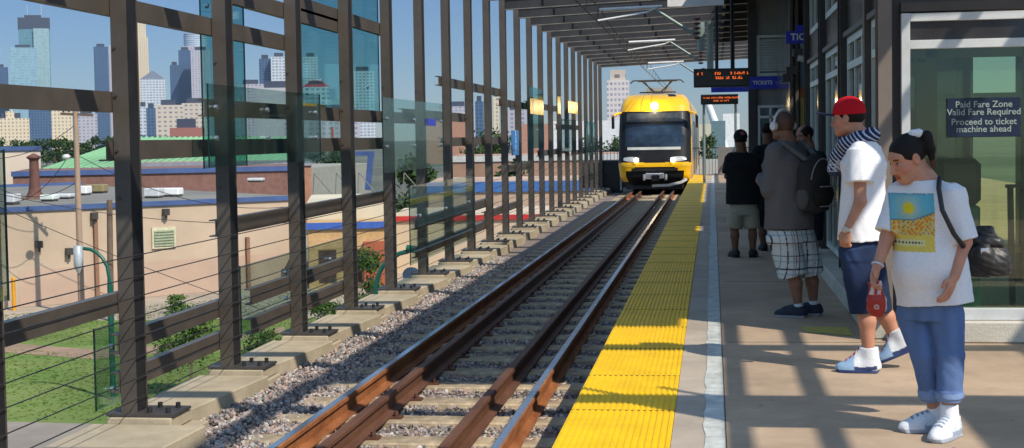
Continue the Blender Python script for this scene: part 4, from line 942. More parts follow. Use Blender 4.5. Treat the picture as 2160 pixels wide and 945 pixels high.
for k, (x0, x1, yt, Y, mt, la) in enumerate([(292, 312, 225, 1700, TG5, 'white low block beside the first post'), (308, 330, 228, 1650, TG2, 'small blue block among the low town blocks'), (328, 385, 222, 1500, TG6, 'beige low block left of the dark beam end'), (383, 440, 218, 1600, TG6, 'wide beige block above the green shed'), (358, 432, 270, 900, mat('reddish low block', (.30, .12, .1), .9), 'reddish low block right above the green roof'),
        (500, 560, 178, 1800, TG3, 'grey low block behind the second bay'), (540, 625, 186, 1200, mat('arena wall', (.42, .42, .44), .6), 'wide pale arena roof behind the long glass pane'), (740, 790, 150, 1900, TG5, 'white block seen through the big teal pane'), (640, 670, 120, 2100, TG5, 'white gridded tower behind the teal pane'),
        (600, 760, 238, 1100, TG3, 'low grey blocks behind the teal pane'), (1002, 1020, 214, 1500, TG2, 'blue tower behind the eighth post'), (1040, 1052, 204, 1400, TG4, 'slim cream tower behind the ninth post'), (1066, 1110, 232, 1300, TG3, 'grey block behind the tenth post'), (920, 1000, 225, 1700, TG3, 'grey block behind the sixth bay')]):
    tower(la, x0, x1, yt, Y, mt, 30)
tower('blue side of the white gridded office slab', 546, 572, 124, 2000, TG2, 40)
tower('white gridded office slab left of the third post', 571, 606, 120, 1990, TG5, 40)
def redroof(r, hw, h): MB().add([(-hw*1.1, 0, h), (hw*1.1, 0, h), (hw*1.1, 20, h), (-hw*1.1, 20, h), (-hw*.3, 10, h+7), (hw*.3, 10, h+7)], [(0, 1, 5, 4), (1, 2, 5), (2, 3, 4, 5), (3, 0, 4)]).build('red_roof', mat('tower red roof', (.42, .03, .05), .6), r)
tower('white tower with a red hipped roof behind the teal pane', 640, 694, 184, 1300, TG5, 20, redroof)
def topblk(r, hw, h): MB().box(-hw*.7, hw*.7, 2, 12, h, h+6).build('upper_step', TG6, r)
tower('pale pink gridded apartment tower left of the train', 1280, 1327, 170, 800, facade('pinkish white grid', (.62, .56, .55), (.32, .30, .34), 2.2, 3, .6, .5, .7), 20, topblk)

# ------------------------------------------------------------------ trees and bushes
LEAF = mat('leaf green', (.035, .085, .015), .65, 0, 0, 1.2, .0, 20, .3, col2=(.10, .17, .035)); BARK = mat('bark', (.14, .10, .075), .95, 0, .3, 6, .4, 20)
LEAFD = mat('far leaf green', (.030, .065, .018), .8, 0, 0, .08, .0, 20, .2, col2=(.06, .10, .03))
def leaves(N, blobs, size, rg):
    vs = np.zeros((N*4, 3)); b = rg.integers(len(blobs), size=N)
    for i in range(N):
        c, r_ = blobs[b[i]]; d = rg.normal(size=3); d /= np.linalg.norm(d); p = np.array(c)+d*np.array(r_)*(rg.random()**.4)*(1+.18*rg.normal())
        a = rg.normal(size=3); a /= np.linalg.norm(a); k = np.cross(a, rg.normal(size=3)); k /= np.linalg.norm(k); s = size*(.6+.8*rg.random())
        vs[4*i:4*i+4] = [p-a*s, p+k*s*.5, p+a*s, p-k*s*.5]
    return vs, np.arange(N*4).reshape(-1, 4)
def tree(name, label, foot, h, w_, N, size, mt, seed, group=None, trunk=.25, cat='tree', low=.25):
    rg = np.random.default_rng(seed); r = empty(name, label, cat, tuple(foot), group)
    bl = []
    for k in range(9 if N > 1500 else 6):
        a = rg.random()*6.28; zz = h*(low+(1-low)*(.15+.7*rg.random())); rr = w_*.33*rg.random()*(1.25-zz/h)
        bl.append(((rr*math.cos(a)*1.3, rr*math.sin(a)*1.3, zz), (w_*.25*(.7+.5*rg.random()), w_*.25*(.7+.5*rg.random()), h*.16*(.7+.5*rg.random()))))
    V, F = leaves(N, bl, size, rg); np_mesh('crown', V, F, None, mt, r)
    m = MB().tube([(0, 0, 0), (.03*w_, 0, h*low), (0, .02*w_, h*.75)], trunk*.12*w_*.5, 7, r2=trunk*.03*w_)
    for (c, _) in bl[:6]: m.tube([(.02*w_, 0, h*low*1.1), tuple(np.array(c)*.9)], trunk*.04*w_, 5, r2=trunk*.012*w_)
    m.build('trunk', BARK, r); return r
tree('young_tree', 'young round tree on the lawn between the first two posts', at(402, 835, Z=GZ), 2.75, 2.1, 4200, .062, LEAF, 1, trunk=.35, low=.32)
tree('bush', 'small green bush at the edge of the paving behind the first bay', at(372, 662, Z=GZ), .9, 1.5, 800, .07, LEAF, 2, 'bushes on the lawn', trunk=.3, cat='bush', low=.0)
tree('bush', 'dark green bush behind the second post', at(562, 765, Z=GZ), 1.35, 1.9, 2000, .06, LEAF, 3, 'bushes on the lawn', trunk=.3, cat='bush', low=.05)
tree('bush', 'bright green bush behind the third post', at(692, 700, Z=GZ), 1.6, 2.1, 2000, .065, LEAF, 4, 'bushes on the lawn', trunk=.3, cat='bush', low=.05)
tree('bush', 'small leafy bush between the second and third posts', at(622, 740, Z=GZ), 1.0, 1.2, 800, .06, LEAF, 6, 'bushes on the lawn', trunk=.3, cat='bush', low=.05)
tree('bush', 'tall bright bush beside the green lamp post behind the fourth post', at(782, 660, Z=GZ), 2.9, 1.9, 2400, .08, LEAF, 5, 'bushes on the lawn', trunk=.3, cat='bush', low=.0)
rg = np.random.default_rng(11)
k = 0
for x in np.arange(-30, 660, 21):
    Y = 420+60*rg.random(); p = at(x, 300, Y=Y); p[2] = GZ; top = at(x, 283+6*rg.random()+(6 if x < 120 else 0), Y=Y)[2]
    tree('far_tree', f'dark tree on the skyline behind the sheds, {ordw(k)} from the left', p, top-GZ, 8+2.5*rg.random(), 420, .62, LEAFD, 100+k, 'row of far trees under the skyline', low=.1); k += 1
for j, (x, yt, Y, w_) in enumerate([(706, 300, 150, 5), (1000, 268, 170, 6), (1030, 262, 180, 6), (1060, 272, 170, 5), (868, 330, 110, 4), (895, 345, 112, 3.5), (1085, 330, 120, 4), (1170, 290, 200, 6), (1240, 285, 240, 7), (1300, 278, 250, 8), (1492, 276, 240, 5)]):
    p = at(x, 300, Y=Y); p[2] = GZ; top = at(x, yt, Y=Y)[2]
    tree('background_tree', ['green tree behind the glass pane past the third post', 'green tree between the seventh and eighth posts', 'green tree behind the eighth post', 'green tree right of the eighth post', 'dark conifer like tree behind the sixth post', 'small tree right of the sixth post', 'tree behind the ninth post by the number sign', 'tree behind the yellow panes', 'tree behind the far posts', 'tree left of the train nose', 'small tree beyond the platform end'][j], p, top-GZ, w_, 700, .28, LEAFD, 200+j, 'trees among the low buildings', low=.15)

# ------------------------------------------------------------------ poles, lamps, wires
WOOD = mat('weathered pole wood', (.36, .25, .18), .9, 0, .15, 3, .3, 20, stretch=(1, 1, .2)); WOODD = mat('dark pole wood', (.16, .11, .08), .9, 0, .2, 3)
Yp = 60.0; f = at(172, 640, Y=Yp); t_ = at(159, 234, Y=Yp); r = empty('utility_pole', 'tall pale wooden utility pole with a crossarm and transformer', 'pole', (f[0], Yp, GZ))
f0 = np.array([f[0], Yp, GZ])
MB().tube([(0, 0, 0), t_-f0], .15, 10, r2=.11).build('pole', WOOD, r)
ca = MB().bar(at(128, 240, Y=Yp)-f0, at(196, 243, Y=Yp)-f0, .09, .12).build('crossarm', WOODD, r)
for x in (134, 145, 178, 190):
    p = at(x, 237, Y=Yp)-f0; MB().tube([p, p+np.array([0, 0, .15])], .04, 6).build('insulator', BLACK, ca)
p = at(170, 540, Y=Yp)-f0; MB().lathe(p+np.array([.0, -.25, -.5]), [(.05, -.25), (.17, 0), (.2, .1), (.2, .95), (.1, 1.0)], 12).build('transformer', mat('transformer grey', (.42, .46, .50), .5, .2), r)
f = at(233, 640, Y=58); t_ = at(231, 422, Y=58); r = empty('utility_pole', 'shorter dark wooden pole left of the first post', 'pole', (f[0], 58, GZ)); f0 = np.array([f[0], 58, GZ])
MB().tube([(0, 0, 0), t_-f0], .14, 10, r2=.12).build('pole', WOODD, r)
p = at(140, 330, Y=60); r = empty('street_lamp_head', 'white lamp head on a bracket of the tall pole', 'lamp', tuple(p)); MB().lathe((0, 0, -.1), [(.02, -.05), (.16, 0), (.2, .1), (.1, .2)], 10).build('lamp_head', ALU, r); MB().tube([(0, 0, 0), (.55, 0, -.1)], .03, 6).build('bracket', STEEL_D, r)
def green_lamp(label, Y, base, pts, r_=.07):
    f = at(base[0], base[1], Y=Y); f0 = np.array([f[0], Y, GZ]); r = empty('lamp_post', label, 'lamp post', tuple(f0), 'green lamp posts on the lawn')
    P_ = [at(x, y, Y=Y)-f0 for x, y in pts]; P_ = [np.array([P_[0][0], 0, 0.])]+P_
    MB().tube(P_[:2], r_*1.2, 10).build('pole', GREEN, r); MB().tube(P_[1:], r_*.75, 10).build('curved_arm', GREEN, r); return r
green_lamp('dark green lamp post with a curved arm, left of the first post', 40, (237, 920), [(232, 600), (230, 585), (226, 562), (216, 544), (203, 532), (190, 526), (176, 524)])
green_lamp('dark green lamp post leaning into the leaves, behind the fourth post', 40, (786, 800), [(790, 640), (792, 610), (798, 580), (807, 562), (820, 550), (842, 535), (862, 530)], .09)
r = empty('lamp_head_box', 'dark green lamp head at the end of the curved arm past the fifth post', 'lamp', tuple(at(872, 526, Y=40))); MB().tube([(-.2, 0, .03), (.12, 0, -.02)], .11, 10).build('lamp_head', GREEN, r)
r = empty('bollard', 'yellow bollard beside the wall at the left border', 'bollard', tuple(at(30, 655, Z=GZ))); MB().tube([(0, 0, 0), (0, 0, 1.5)], .09, 10).lathe((0, 0, 1.5), [(.09, 0), (.06, .05), (.01, .07)], 10).build('post', mat('bollard yellow', (.65, .30, .01), .6), r)
r = empty('satellite_dish', 'pale blue tilted dish on the wall foot past the fifth post', 'dish', tuple(at(868, 585, Y=24)))
MB().lathe((0, 0, 0), [(.01, 0), (.10, .015), (.17, .06)], 14).build('dish', mat('dish blue', (.35, .42, .48), .4), r).rotation_euler = (.9, .6, 0)
MB().tube([(0, 0, -.3), (0, 0, 0)], .02, 6).build('stem', STEEL_D, r)
def wire(a, b, sag, k, Ya, Yb):
    A = at(*a, Y=Ya); B = at(*b, Y=Yb); pts = [A+(B-A)*s-np.array([0, 0, sag*4*s*(1-s)]) for s in np.linspace(0, 1, 12)]
    tag(MB().tube(pts, .016, 5).build('power_line', BLACK, loc=A), ['wire sloping from the upper left to the tall pole', 'wire sagging right from the tall pole over the wall', 'long wire falling across the tan wall', 'wire from the tall pole foot to the right', 'high wire over the green shed', 'wire crossing the wall at lamp height'][k], 'wire', 'power lines at the poles')
wire((-40, 405), (150, 320), 1.2, 0, 60, 60); wire((168, 330), (700, 420), 1.2, 1, 60, 68); wire((-60, 410), (700, 700), .3, 2, 55, 62); wire((0, 398), (160, 385), .5, 3, 60, 60); wire((-60, 330), (160, 262), .6, 4, 60, 60); wire((-60, 395), (620, 470), .5, 5, 55, 62)

# ------------------------------------------------------------------ people: smooth distance-field bodies
def nrm(v): v = np.array(v, float); return v/np.linalg.norm(v)
def rotm(f, u=(0, 0, 1)):
    """columns: right, forward, up"""
    f = nrm(f); r_ = nrm(np.cross(f, u)); return np.stack([r_, f, np.cross(r_, f)], 1)
class Sdf:
    def __init__(s): s.p = []; s.post = []
    def cap(s, a, b, ra, rb=None, k=.02, mode='add', sq=None):
        a = np.array(a, float); b = np.array(b, float); rb = ra if rb is None else rb
        def fn(X, Y, Z):
            d = b-a; L2 = max(1e-9, float(d@d)); px, py, pz = X-a[0], Y-a[1], Z-a[2]
            t = np.clip((px*d[0]+py*d[1]+pz*d[2])/L2, 0, 1)
            return np.sqrt((px-t*d[0])**2+(py-t*d[1])**2+(pz-t*d[2])**2)-(ra+(rb-ra)*t)
        R = max(ra, rb); s.p.append((fn, np.minimum(a, b)-R, np.maximum(a, b)+R, k, mode)); return s
    def chain(s, pts, rs, k=.02):
        for i in range(len(pts)-1): s.cap(pts[i], pts[i+1], rs[i], rs[i+1], k)
        return s
    def ell(s, c, r, M=None, k=.02, mode='add'):
        c = np.array(c, float); r = np.array(r, float); M = np.eye(3) if M is None else M
        def fn(X, Y, Z):
            p = [X-c[0], Y-c[1], Z-c[2]]; q = [sum(p[j]*M[j, i] for j in range(3)) for i in range(3)]
            k0 = np.sqrt(sum((q[i]/r[i])**2 for i in range(3))); k1 = np.sqrt(sum((q[i]/r[i]**2)**2 for i in range(3)))+1e-9
            return k0*(k0-1)/k1
        R = np.sqrt(((M*r)**2).sum(1)); s.p.append((fn, c-R, c+R, k, mode)); return s
    def cone(s, a, b, ra, rb, side, k=.015, mode='add'):
        """elliptic frustum with flat ends; ra, rb = (half width along side, half depth)"""
        a = np.array(a, float); b = np.array(b, float); d = b-a; L = np.linalg.norm(d); w_ = d/L
        u = np.array(side, float); u = nrm(u-w_*(u@w_)); v = np.cross(w_, u)
        def fn(X, Y, Z):
            p = [X-a[0], Y-a[1], Z-a[2]]; h = sum(p[i]*w_[i] for i in range(3)); t = np.clip(h/L, 0, 1)
            pu = sum(p[i]*u[i] for i in range(3)); pv = sum(p[i]*v[i] for i in range(3))
            A = ra[0]+(rb[0]-ra[0])*t; B = ra[1]+(rb[1]-ra[1])*t
            dr = (np.sqrt((pu/A)**2+(pv/B)**2)-1)*np.minimum(A, B)
            return np.maximum(dr, np.maximum(-h, h-L))
        R = max(*ra, *rb); s.p.append((fn, np.minimum(a, b)-R, np.maximum(a, b)+R, k, mode)); return s
    def cut(s, p0, n): p0 = np.array(p0, float); n = nrm(n); s.post.append(lambda D, X, Y, Z: np.maximum(D, (X-p0[0])*n[0]+(Y-p0[1])*n[1]+(Z-p0[2])*n[2])); return s
    def fold(s, amp, fr, seed=0):
        g = np.random.default_rng(seed); W = [(nrm(g.normal(size=3)*np.array([1, 1, .55]))*fr*(.6+.9*g.random()), g.random()*6.28, .5+g.random()) for _ in range(6)]
        def f(D, X, Y, Z):
            o = 0
            for (w_, ph, a_) in W:
                q = X*w_[0]+Y*w_[1]+Z*w_[2]+ph; o = o+a_*(1-2*np.abs(np.sin(q+.6*np.sin(q*.37+ph*2))))
            return D+amp*o/len(W)
        s.post.append(f); return s
    def mesh(s, name, res, colf, m, parent, loc):
        lo = np.min([p[1] for p in s.p if p[4] == 'add'], 0)-3*res-.02; hi = np.max([p[2] for p in s.p if p[4] == 'add'], 0)+3*res+.02
        n = np.ceil((hi-lo)/res).astype(int)+1
        ax = [lo[i]+res*np.arange(n[i]) for i in range(3)]; D = np.full(n, .06, np.float32)
        for fn, a, b, k, mode in s.p:
            mg = k*1.5+2*res+.012; i0 = np.maximum(0, ((a-mg-lo)/res).astype(int)); i1 = np.minimum(n, ((b+mg-lo)/res).astype(int)+2)
            if (i1 <= i0).any(): continue
            sl = tuple(slice(i0[i], i1[i]) for i in range(3)); X, Y, Z = np.ix_(*[ax[i][i0[i]:i1[i]] for i in range(3)])
            d = fn(X, Y, Z).astype(np.float32); E_ = D[sl]
            if mode == 'add': h = np.clip(.5+.5*(E_-d)/k, 0, 1); D[sl] = E_*(1-h)+d*h-k*h*(1-h)
            else: h = np.clip(.5-.5*(E_+d)/k, 0, 1); D[sl] = E_*(1-h)-d*h+k*h*(1-h)
        X, Y, Z = np.ix_(*ax)
        for f in s.post: D = f(D, X, Y, Z)
        # surface nets
        S = D < 0; cnt = np.zeros(np.array(D.shape)-1, np.int32); acc = np.zeros((*cnt.shape, 3), np.float32); quads = []
        e_ = []
        for a in range(3):
            sl0 = [slice(None)]*3; sl1 = [slice(None)]*3; sl0[a] = slice(0, -1); sl1[a] = slice(1, None)
            c = S[tuple(sl0)] != S[tuple(sl1)]; I = np.argwhere(c)
            b_, c_ = [(1, 2), (2, 0), (0, 1)][a]
            ok = (I[:, b_] > 0) & (I[:, c_] > 0) & (I[:, b_] < D.shape[b_]-1) & (I[:, c_] < D.shape[c_]-1); I = I[ok]
            J = I.copy(); J[:, a] += 1; d0 = D[tuple(I.T)]; d1 = D[tuple(J.T)]; t = d0/(d0-d1); Pp = I.astype(np.float32); Pp[:, a] += t
            q = []
            for (ob, oc) in ((0, 0), (-1, 0), (-1, -1), (0, -1)):
                K = I.copy(); K[:, b_] += ob; K[:, c_] += oc; np.add.at(cnt, tuple(K.T), 1); np.add.at(acc, tuple(K.T), Pp); q.append(K)
            e_.append((q, S[tuple(I.T)]))
        idx = np.full(cnt.shape, -1, np.int64); M = cnt > 0; idx[M] = np.arange(M.sum()); V = acc[M]/cnt[M][:, None]*res+lo
        for q, ins in e_:
            Q = np.stack([idx[tuple(k.T)] for k in q], 1); Q[ins] = Q[ins][:, ::-1]; quads.append(Q[:, ::-1])
        F_ = np.concatenate(quads); Cc = colf(V) if callable(colf) else np.tile(np.array(colf, float), (len(V), 1))
        o = np_mesh(name, V, F_, Cc, m, parent, True, loc); o.location = (0, 0, 0); return o

SKIN = vmat('skin', .55, .35, .08, 150, .0); CLOTH = vmat('cloth', .88, .15, .35, 160); HAIRM = vmat('hair', .62, .22, .6, 220); SHOEM = vmat('shoe leather', .6, .3, .2, 120); LEATH = vmat('black leather', .42, .4, .6, 45)
def person(label, Y0, J, f, hf, skin, res, s=1.0, group=None, hand=('relax', 'relax'), hair=None, hidden=False, legs=True, bulk=1.0, browc=(.02, .012, .01)):
    """J: joints as (px, py, dy) seen in the photograph with a depth offset dy from Y0"""
    W = {k: at(v[0], v[1], Y=Y0+v[2]) for k, v in J.items()}
    f = nrm((f[0], f[1], 0)); side = np.array([f[1], -f[0], 0]); H = rotm(hf)
    root = (W['hip'][0], W['hip'][1], 0.0); r = empty('person', label, 'person', root, group)
    B = Sdf(); hc = W['head']; sc_ = s
    def h(p): return hc+H@(np.array(p)*sc_)
    B.ell(h((0, -.012, .028)), np.array((.074, .094, .088))*sc_, H, .02); B.ell(h((0, .030, -.030)), np.array((.060, .060, .075))*sc_, H, .03)
    B.ell(h((0, .052, -.078)), np.array((.036, .036, .028))*sc_, H, .03); B.cap(h((-.046, .0, -.065)), h((-.02, .06, -.09)), .022*sc_, .018*sc_, .03); B.cap(h((.046, .0, -.065)), h((.02, .06, -.09)), .022*sc_, .018*sc_, .03)
    B.ell(h((0, .062, .034)), np.array((.056, .026, .022))*sc_, H, .02)                                      # brow
    for q in (-1, 1):
        B.ell(h((q*.031, .086, .006)), np.array((.019, .018, .014))*sc_, H, .012, 'sub')
        B.ell(h((q*.031, .070, .004)), np.array((.014, .014, .012))*sc_, H, .003)
        B.ell(h((q*.040, .062, -.030)), np.array((.026, .022, .022))*sc_, H, .02)
        B.ell(h((q*.077, -.004, -.004)), np.array((.010, .020, .032))*sc_, H, .006); B.ell(h((q*.086, .004, .0)), np.array((.006, .010, .017))*sc_, H, .004, 'sub')
        B.ell(h((q*.013, .094, -.036)), np.array((.010, .012, .008))*sc_, H, .006)
    B.cap(h((0, .084, .012)), h((0, .106, -.032)), .009*sc_, .0125*sc_, .008)
    B.ell(h((0, .085, -.060)), np.array((.024, .012, .0065))*sc_, H, .005); B.ell(h((0, .083, -.071)), np.array((.021, .012, .0075))*sc_, H, .005)
    B.ell(h((0, .098, -.0655)), np.array((.020, .008, .0022))*sc_, H, .002, 'sub')
    nk = W['neck']; B.cap(h((0, -.03, -.06)), nk, .052*sc_, .060*sc_, .03)
    cs = (W['shL']+W['shR'])/2; hp = W['hip']
    B.cap(W['shL'], W['shR'], .055*bulk, .055*bulk, .04); B.cap(nk, cs-np.array([0, 0, .03]), .065, .08, .04)
    B.cone(hp-np.array([0, 0, .06]), cs+np.array([0, 0, -.02]), (.135*bulk, .095*bulk), (.165, .10), side, .05)
    for q in 'LR':
        sh, el, wr = W['sh'+q], W['el'+q], W['wr'+q]
        B.chain([sh, el, wr], [.048*bulk, .038*bulk, .026], .02)
        hd = W['ha'+q]; d = nrm(hd-wr); pose = hand[0 if q == 'L' else 1]
        inn = side*(1 if q == 'L' else -1)                                         # palm faces the body
        n_ = nrm(inn-d*(inn@d)); wv = nrm(np.cross(d, n_))                              # across the palm
        if wv@f < 0: wv = -wv
        pc = wr+d*.05; Mh = np.stack([wv, d, np.cross(wv, d)], 1)
        B.ell(pc, (.040, .055, .017), Mh, .012)
        curl = {'relax': .35, 'fist': 1.0, 'grip': .8}[pose]
        for i, (o, ln) in enumerate([(.030, .070), (.010, .078), (-.010, .072), (-.030, .056)]):
            p0_ = wr+d*.085+wv*o; a1 = curl*.6; d1 = d*math.cos(a1)+n_*math.sin(a1); p1_ = p0_+d1*ln*.45; a2 = curl*1.5; d2 = d*math.cos(a2)+n_*math.sin(a2); p2_ = p1_+d2*ln*.32; a3 = curl*2.2; d3 = d*math.cos(a3)+n_*math.sin(a3)
            B.chain([p0_-d*.02, p1_, p2_, p2_+d3*ln*.25], [.0095, .009, .0085, .0075], .003)
        t0 = wr+d*.03+wv*.03; td = nrm(d*.7+wv*.55+n_*.35*(1+curl)); B.chain([t0, t0+td*.035, t0+td*.035+nrm(d+n_*.4*curl)*.03], [.013, .0105, .009], .006)
    if legs:
        for q in 'LR':
            hj = hp+side*(-.09 if q == 'L' else .09)*bulk-np.array([0, 0, .04]); kn, an = W['kn'+q], W['an'+q]
            md = kn+(an-kn)*.33-f*.012
            B.chain([hj, kn], [.076*bulk, .056], .03); B.chain([kn, md, an], [.055, .058, .034], .02)
            to = W['to'+q]; B.cap(an, an+(to-an)*.25-np.array([0, 0, .01]), .032, .022, .02)
    sk = np.array(skin); lip = sk*np.array([.85, .50, .48])
    def colf(V):
        C = np.tile(sk, (len(V), 1)); L = (V-hc)@H/sc_; near = (np.abs(L) < .14).all(1)
        C = C*(1+.05*np.sin(V[:, 2:3]*37+V[:, :1]*53))
        m = near & (L[:, 1] > .075) & (np.abs(L[:, 0]) < .024) & (L[:, 2] > -.078) & (L[:, 2] < -.053); C[m] = lip
        m = near & (L[:, 1] > .07) & (np.abs(L[:, 2]+.0655) < .0028) & (np.abs(L[:, 0]) < .021); C[m] = lip*.25
        for q in (-1, 1):
            m = near & (((L[:, 0]-q*.031)/.0125)**2+((L[:, 2]-.004)/.0050)**2 < 1) & (L[:, 1] > .06); C[m] = (.45, .42, .38)
            m = near & (((L[:, 0]-q*.031)/.0055)**2+((L[:, 2]-.004)/.0055)**2 < 1) & (L[:, 1] > .06); C[m] = (.02, .012, .01)
            m = near & (((L[:, 0]-q*.031)/.0145)**2+((L[:, 2]-.0105)/.0022)**2 < 1) & (L[:, 1] > .06); C[m] = (.015, .01, .01)
            m = near & (((L[:, 0]-q*.033)/.019)**2+((L[:, 2]-.027)/.0042)**2 < 1) & (L[:, 1] > .06); C[m] = browc
        m = near & (L[:, 1] > .02) & (np.abs(L[:, 2]+.03) < .02) & (np.abs(np.abs(L[:, 0])-.045) < .02); C[m] *= np.array([1.08, .93, .9])
        if hair is not None: C = hair(C, L, near)
        return C
    B.mesh('body', res, colf, SKIN, r, root)
    return r, root, W, H, side, f, h
def shoe(r, root, an, to, name, cols, res, fdir=None, high=.10, wid=.045):
    """low shoe from heel behind the ankle to the toe; to = toe point at sole level"""
    an = np.array(an); to = np.array(to); d = nrm(to-an*np.array([1, 1, 0])-np.array([0, 0, to[2]])) if fdir is None else nrm(fdir)
    side = nrm(np.cross(d, (0, 0, 1))); up = np.cross(side, d); up = up if up[2] > 0 else -up
    L = .29; heel = to-d*L; M = np.stack([side, d, up], 1); S = Sdf()
    S.ell(heel+d*.075+up*.045, (wid*.88, .080, .060), M, .02); S.ell(heel+d*.20+up*.028, (wid*1.10, .098, .050), M, .02); S.ell(heel+d*.14+up*.045, (wid*.95, .085, .060), M, .03); S.cap(heel+d*.105+up*(high-.01), heel+d*.19+up*.055, wid*.62, wid*.70, .03); S.cone(heel+d*.02, heel+d*.27, (wid*.98, .022), (wid*.95, .022), side, .02)
    S.cone(heel+d*.065+up*.03, heel+d*.075+up*(high), (wid*.98, .066), (wid*.98, .062), side, .02)
    S.cut(heel, -up)
    def colf(V):
        L_ = (V-heel)@M; C = np.tile(np.array(cols[0]), (len(V), 1)).astype(float)
        m = L_[:, 2] < .022; C[m] = cols[1]
        if len(cols) > 3: m = (L_[:, 2] > .022) & (L_[:, 2] < .05) & (L_[:, 1] > .02) & (L_[:, 1] < .20) & (np.abs(L_[:, 2]-.03-.1*np.abs(L_[:, 1]-.12)) < .012); C[m] = cols[3]
        if len(cols) > 4: m = (L_[:, 2] > .022) & (L_[:, 1] > .17); C[m] = cols[4]
        if len(cols) > 2: m = (L_[:, 2] > .022) & (L_[:, 1] > .10) & (L_[:, 1] < .235) & (np.abs(L_[:, 0]) < .026) & (np.sin(L_[:, 1]*230) > 0); C[m] = cols[2]
        return C
    return S.mesh(name, res, colf, SHOEM, r, root)

# --- woman in the white printed T-shirt -------------------------------------------------------------
WY = 7.75
J = dict(head=(1914, 334, 0), neck=(1950, 384, .02), shL=(2006, 408, -.07), shR=(1903, 404, .08), hip=(1962, 640, .02), elL=(2034, 510, -.10), wrL=(2014, 583, -.17), haL=(1999, 622, -.20),
         elR=(1872, 500, .03), wrR=(1851, 560, -.06), haR=(1838, 602, -.10), knL=(2004, 745, -.05), knR=(1950, 745, .02), anL=(2003, 880, -.05), anR=(1974, 872, .10), toL=(1984, 930, -.20), toR=(1915, 905, -.02))
wm, WR, W, H, side, f, hw_ = person('woman with a dark ponytail in a white printed T-shirt and rolled blue jeans', WY, J, (-.47, -.88), (-.86, -.38, -.42), (.50, .235, .150), .0055, 1.05, hand=('relax', 'grip'))
HAIRC = (.009, .007, .006)
S = Sdf(); S.ell(hw_((0, -.016, .032)), np.array((.080, .098, .090))*1.05, H, .02); S.ell(hw_((0, .098, -.028)), np.array((.080, .070, .098))*1.05, H, .012, 'sub')
S.ell(hw_((0, .02, -.09)), np.array((.12, .11, .072))*1.08, H, .015, 'sub')
pt = at(1946, 288, Y=WY+.02); S.cap(pt, hw_((0, -.06, .08)), .026, .03, .02)
S.chain([pt, at(1954, 288, Y=WY-.02), at(1963, 314, Y=WY-.02), at(1968, 350, Y=WY-.01)], [.026, .030, .024, .010], .012); S.fold(.0018, 260, 3)
S.mesh('hair', .005, lambda V: np.where((V[:, 2:3] < at(1957, 338, Y=WY)[2]), np.array([[.10, .035, .02]]), np.array([HAIRC])), HAIRM, wm, WR)
S = Sdf(); S.cap(at(1924, 282, Y=WY-.02), at(1938, 281, Y=WY-.02), .020, .024, .01); S.fold(.002, 200, 4); S.mesh('hair_band', .005, (.72, .74, .78), CLOTH, wm, WR)
# T-shirt with print
csh = (W['shL']+W['shR'])/2; hem = at(1972, 634, Y=WY); up3 = nrm(csh-hem)
S = Sdf(); S.cone(hem+np.array([0, 0, -.01]), csh+np.array([0, 0, -.09]), (.198, .150), (.165, .122), side, .05)
S.ell(csh+np.array([0, 0, -.08]), (.175, .120, .12), np.stack([side, f, [0, 0, 1]], 1), .05); S.cap(W['shL']+np.array([0, 0, -.012]), W['shR']+np.array([0, 0, -.008]), .067, .067, .05)
S.cap(W['neck']-np.array([0, 0, .01]), csh, .074, .085, .04)
for q, m_ in (('L', .96), ('R', .90)):
    e = W['sh'+q]+(W['el'+q]-W['sh'+q])*m_; S.cone(W['sh'+q], e, (.066, .066), (.076, .072), f, .03)
S.ell(csh-np.array([0, 0, .40])+f*.03, (.165, .135, .17), np.stack([side, f, [0, 0, 1]], 1), .06)
nkp = W['neck']+np.array([0, 0, .0]); S.cut(nkp+np.array([0, 0, .028])-f*.02, nrm(np.array([0, 0, 1])+f*.25))
S.cut(hem-side*.1-np.array([0, 0, .005]), (0.10, 0, -1)); S.fold(.009, 13, 5); S.fold(.004, 34, 6)
TL = at(1883, 410, Y=WY-.15); BR = at(1972, 532, Y=WY-.15)
def shirtcol(V):
    C = np.tile(np.array([.74, .74, .76]), (len(V), 1)); rel = V-csh; fr = rel@f
    u = (V[:, 0]-TL[0])/(BR[0]-TL[0]); v = (TL[2]-V[:, 2])/(TL[2]-BR[2]); m = (fr > .02) & (u > 0) & (u < 1) & (v > 0) & (v < 1)
    r_ = np.hypot((u-.42)/.9, (v-.25)/.75)
    sky_ = np.stack([.12+.35*np.exp(-(r_/.25)**2), .42+.12*np.exp(-(r_/.25)**2), .52-.2*np.exp(-(r_/.22)**2)], 1); sky_[r_ < .13] = (.72, .55, .03)
    hill = .45+.09*np.abs(u-.45)*0-.28*np.clip(u-.55, 0, 1)**1.0
    n_ = np.sin(u*31+np.sin(v*23)*2)*np.sin(v*37+np.sin(u*19)*2)
    land = np.where((n_ > .25)[:, None], [(.60, .22, .07)], [(.66, .48, .06)]); land = np.where((n_ < -.5)[:, None], [(.55, .5, .42)], land)
    land[(n_ < -.86)] = (.05, .03, .03); land[(v > .72)] = (.68, .52, .10); land[(v > .80) & (v < .90) & (u > .1) & (u < .78)] = (.66, .62, .30)
    land[(np.abs(v-.85) < .014) & (u > .14) & (u < .72) & (np.sin(u*90) > -.3)] = (.08, .06, .05)
    border = (u < .03) | ((v < .02)); P_ = np.where((v < hill)[:, None], sky_, land); P_[np.abs(v-hill) < .012] = (.10, .16, .18); P_[border] = (.12, .30, .38)
    C[m] = P_[m]; return C
S.mesh('t_shirt', .0055, shirtcol, CLOTH, wm, WR)
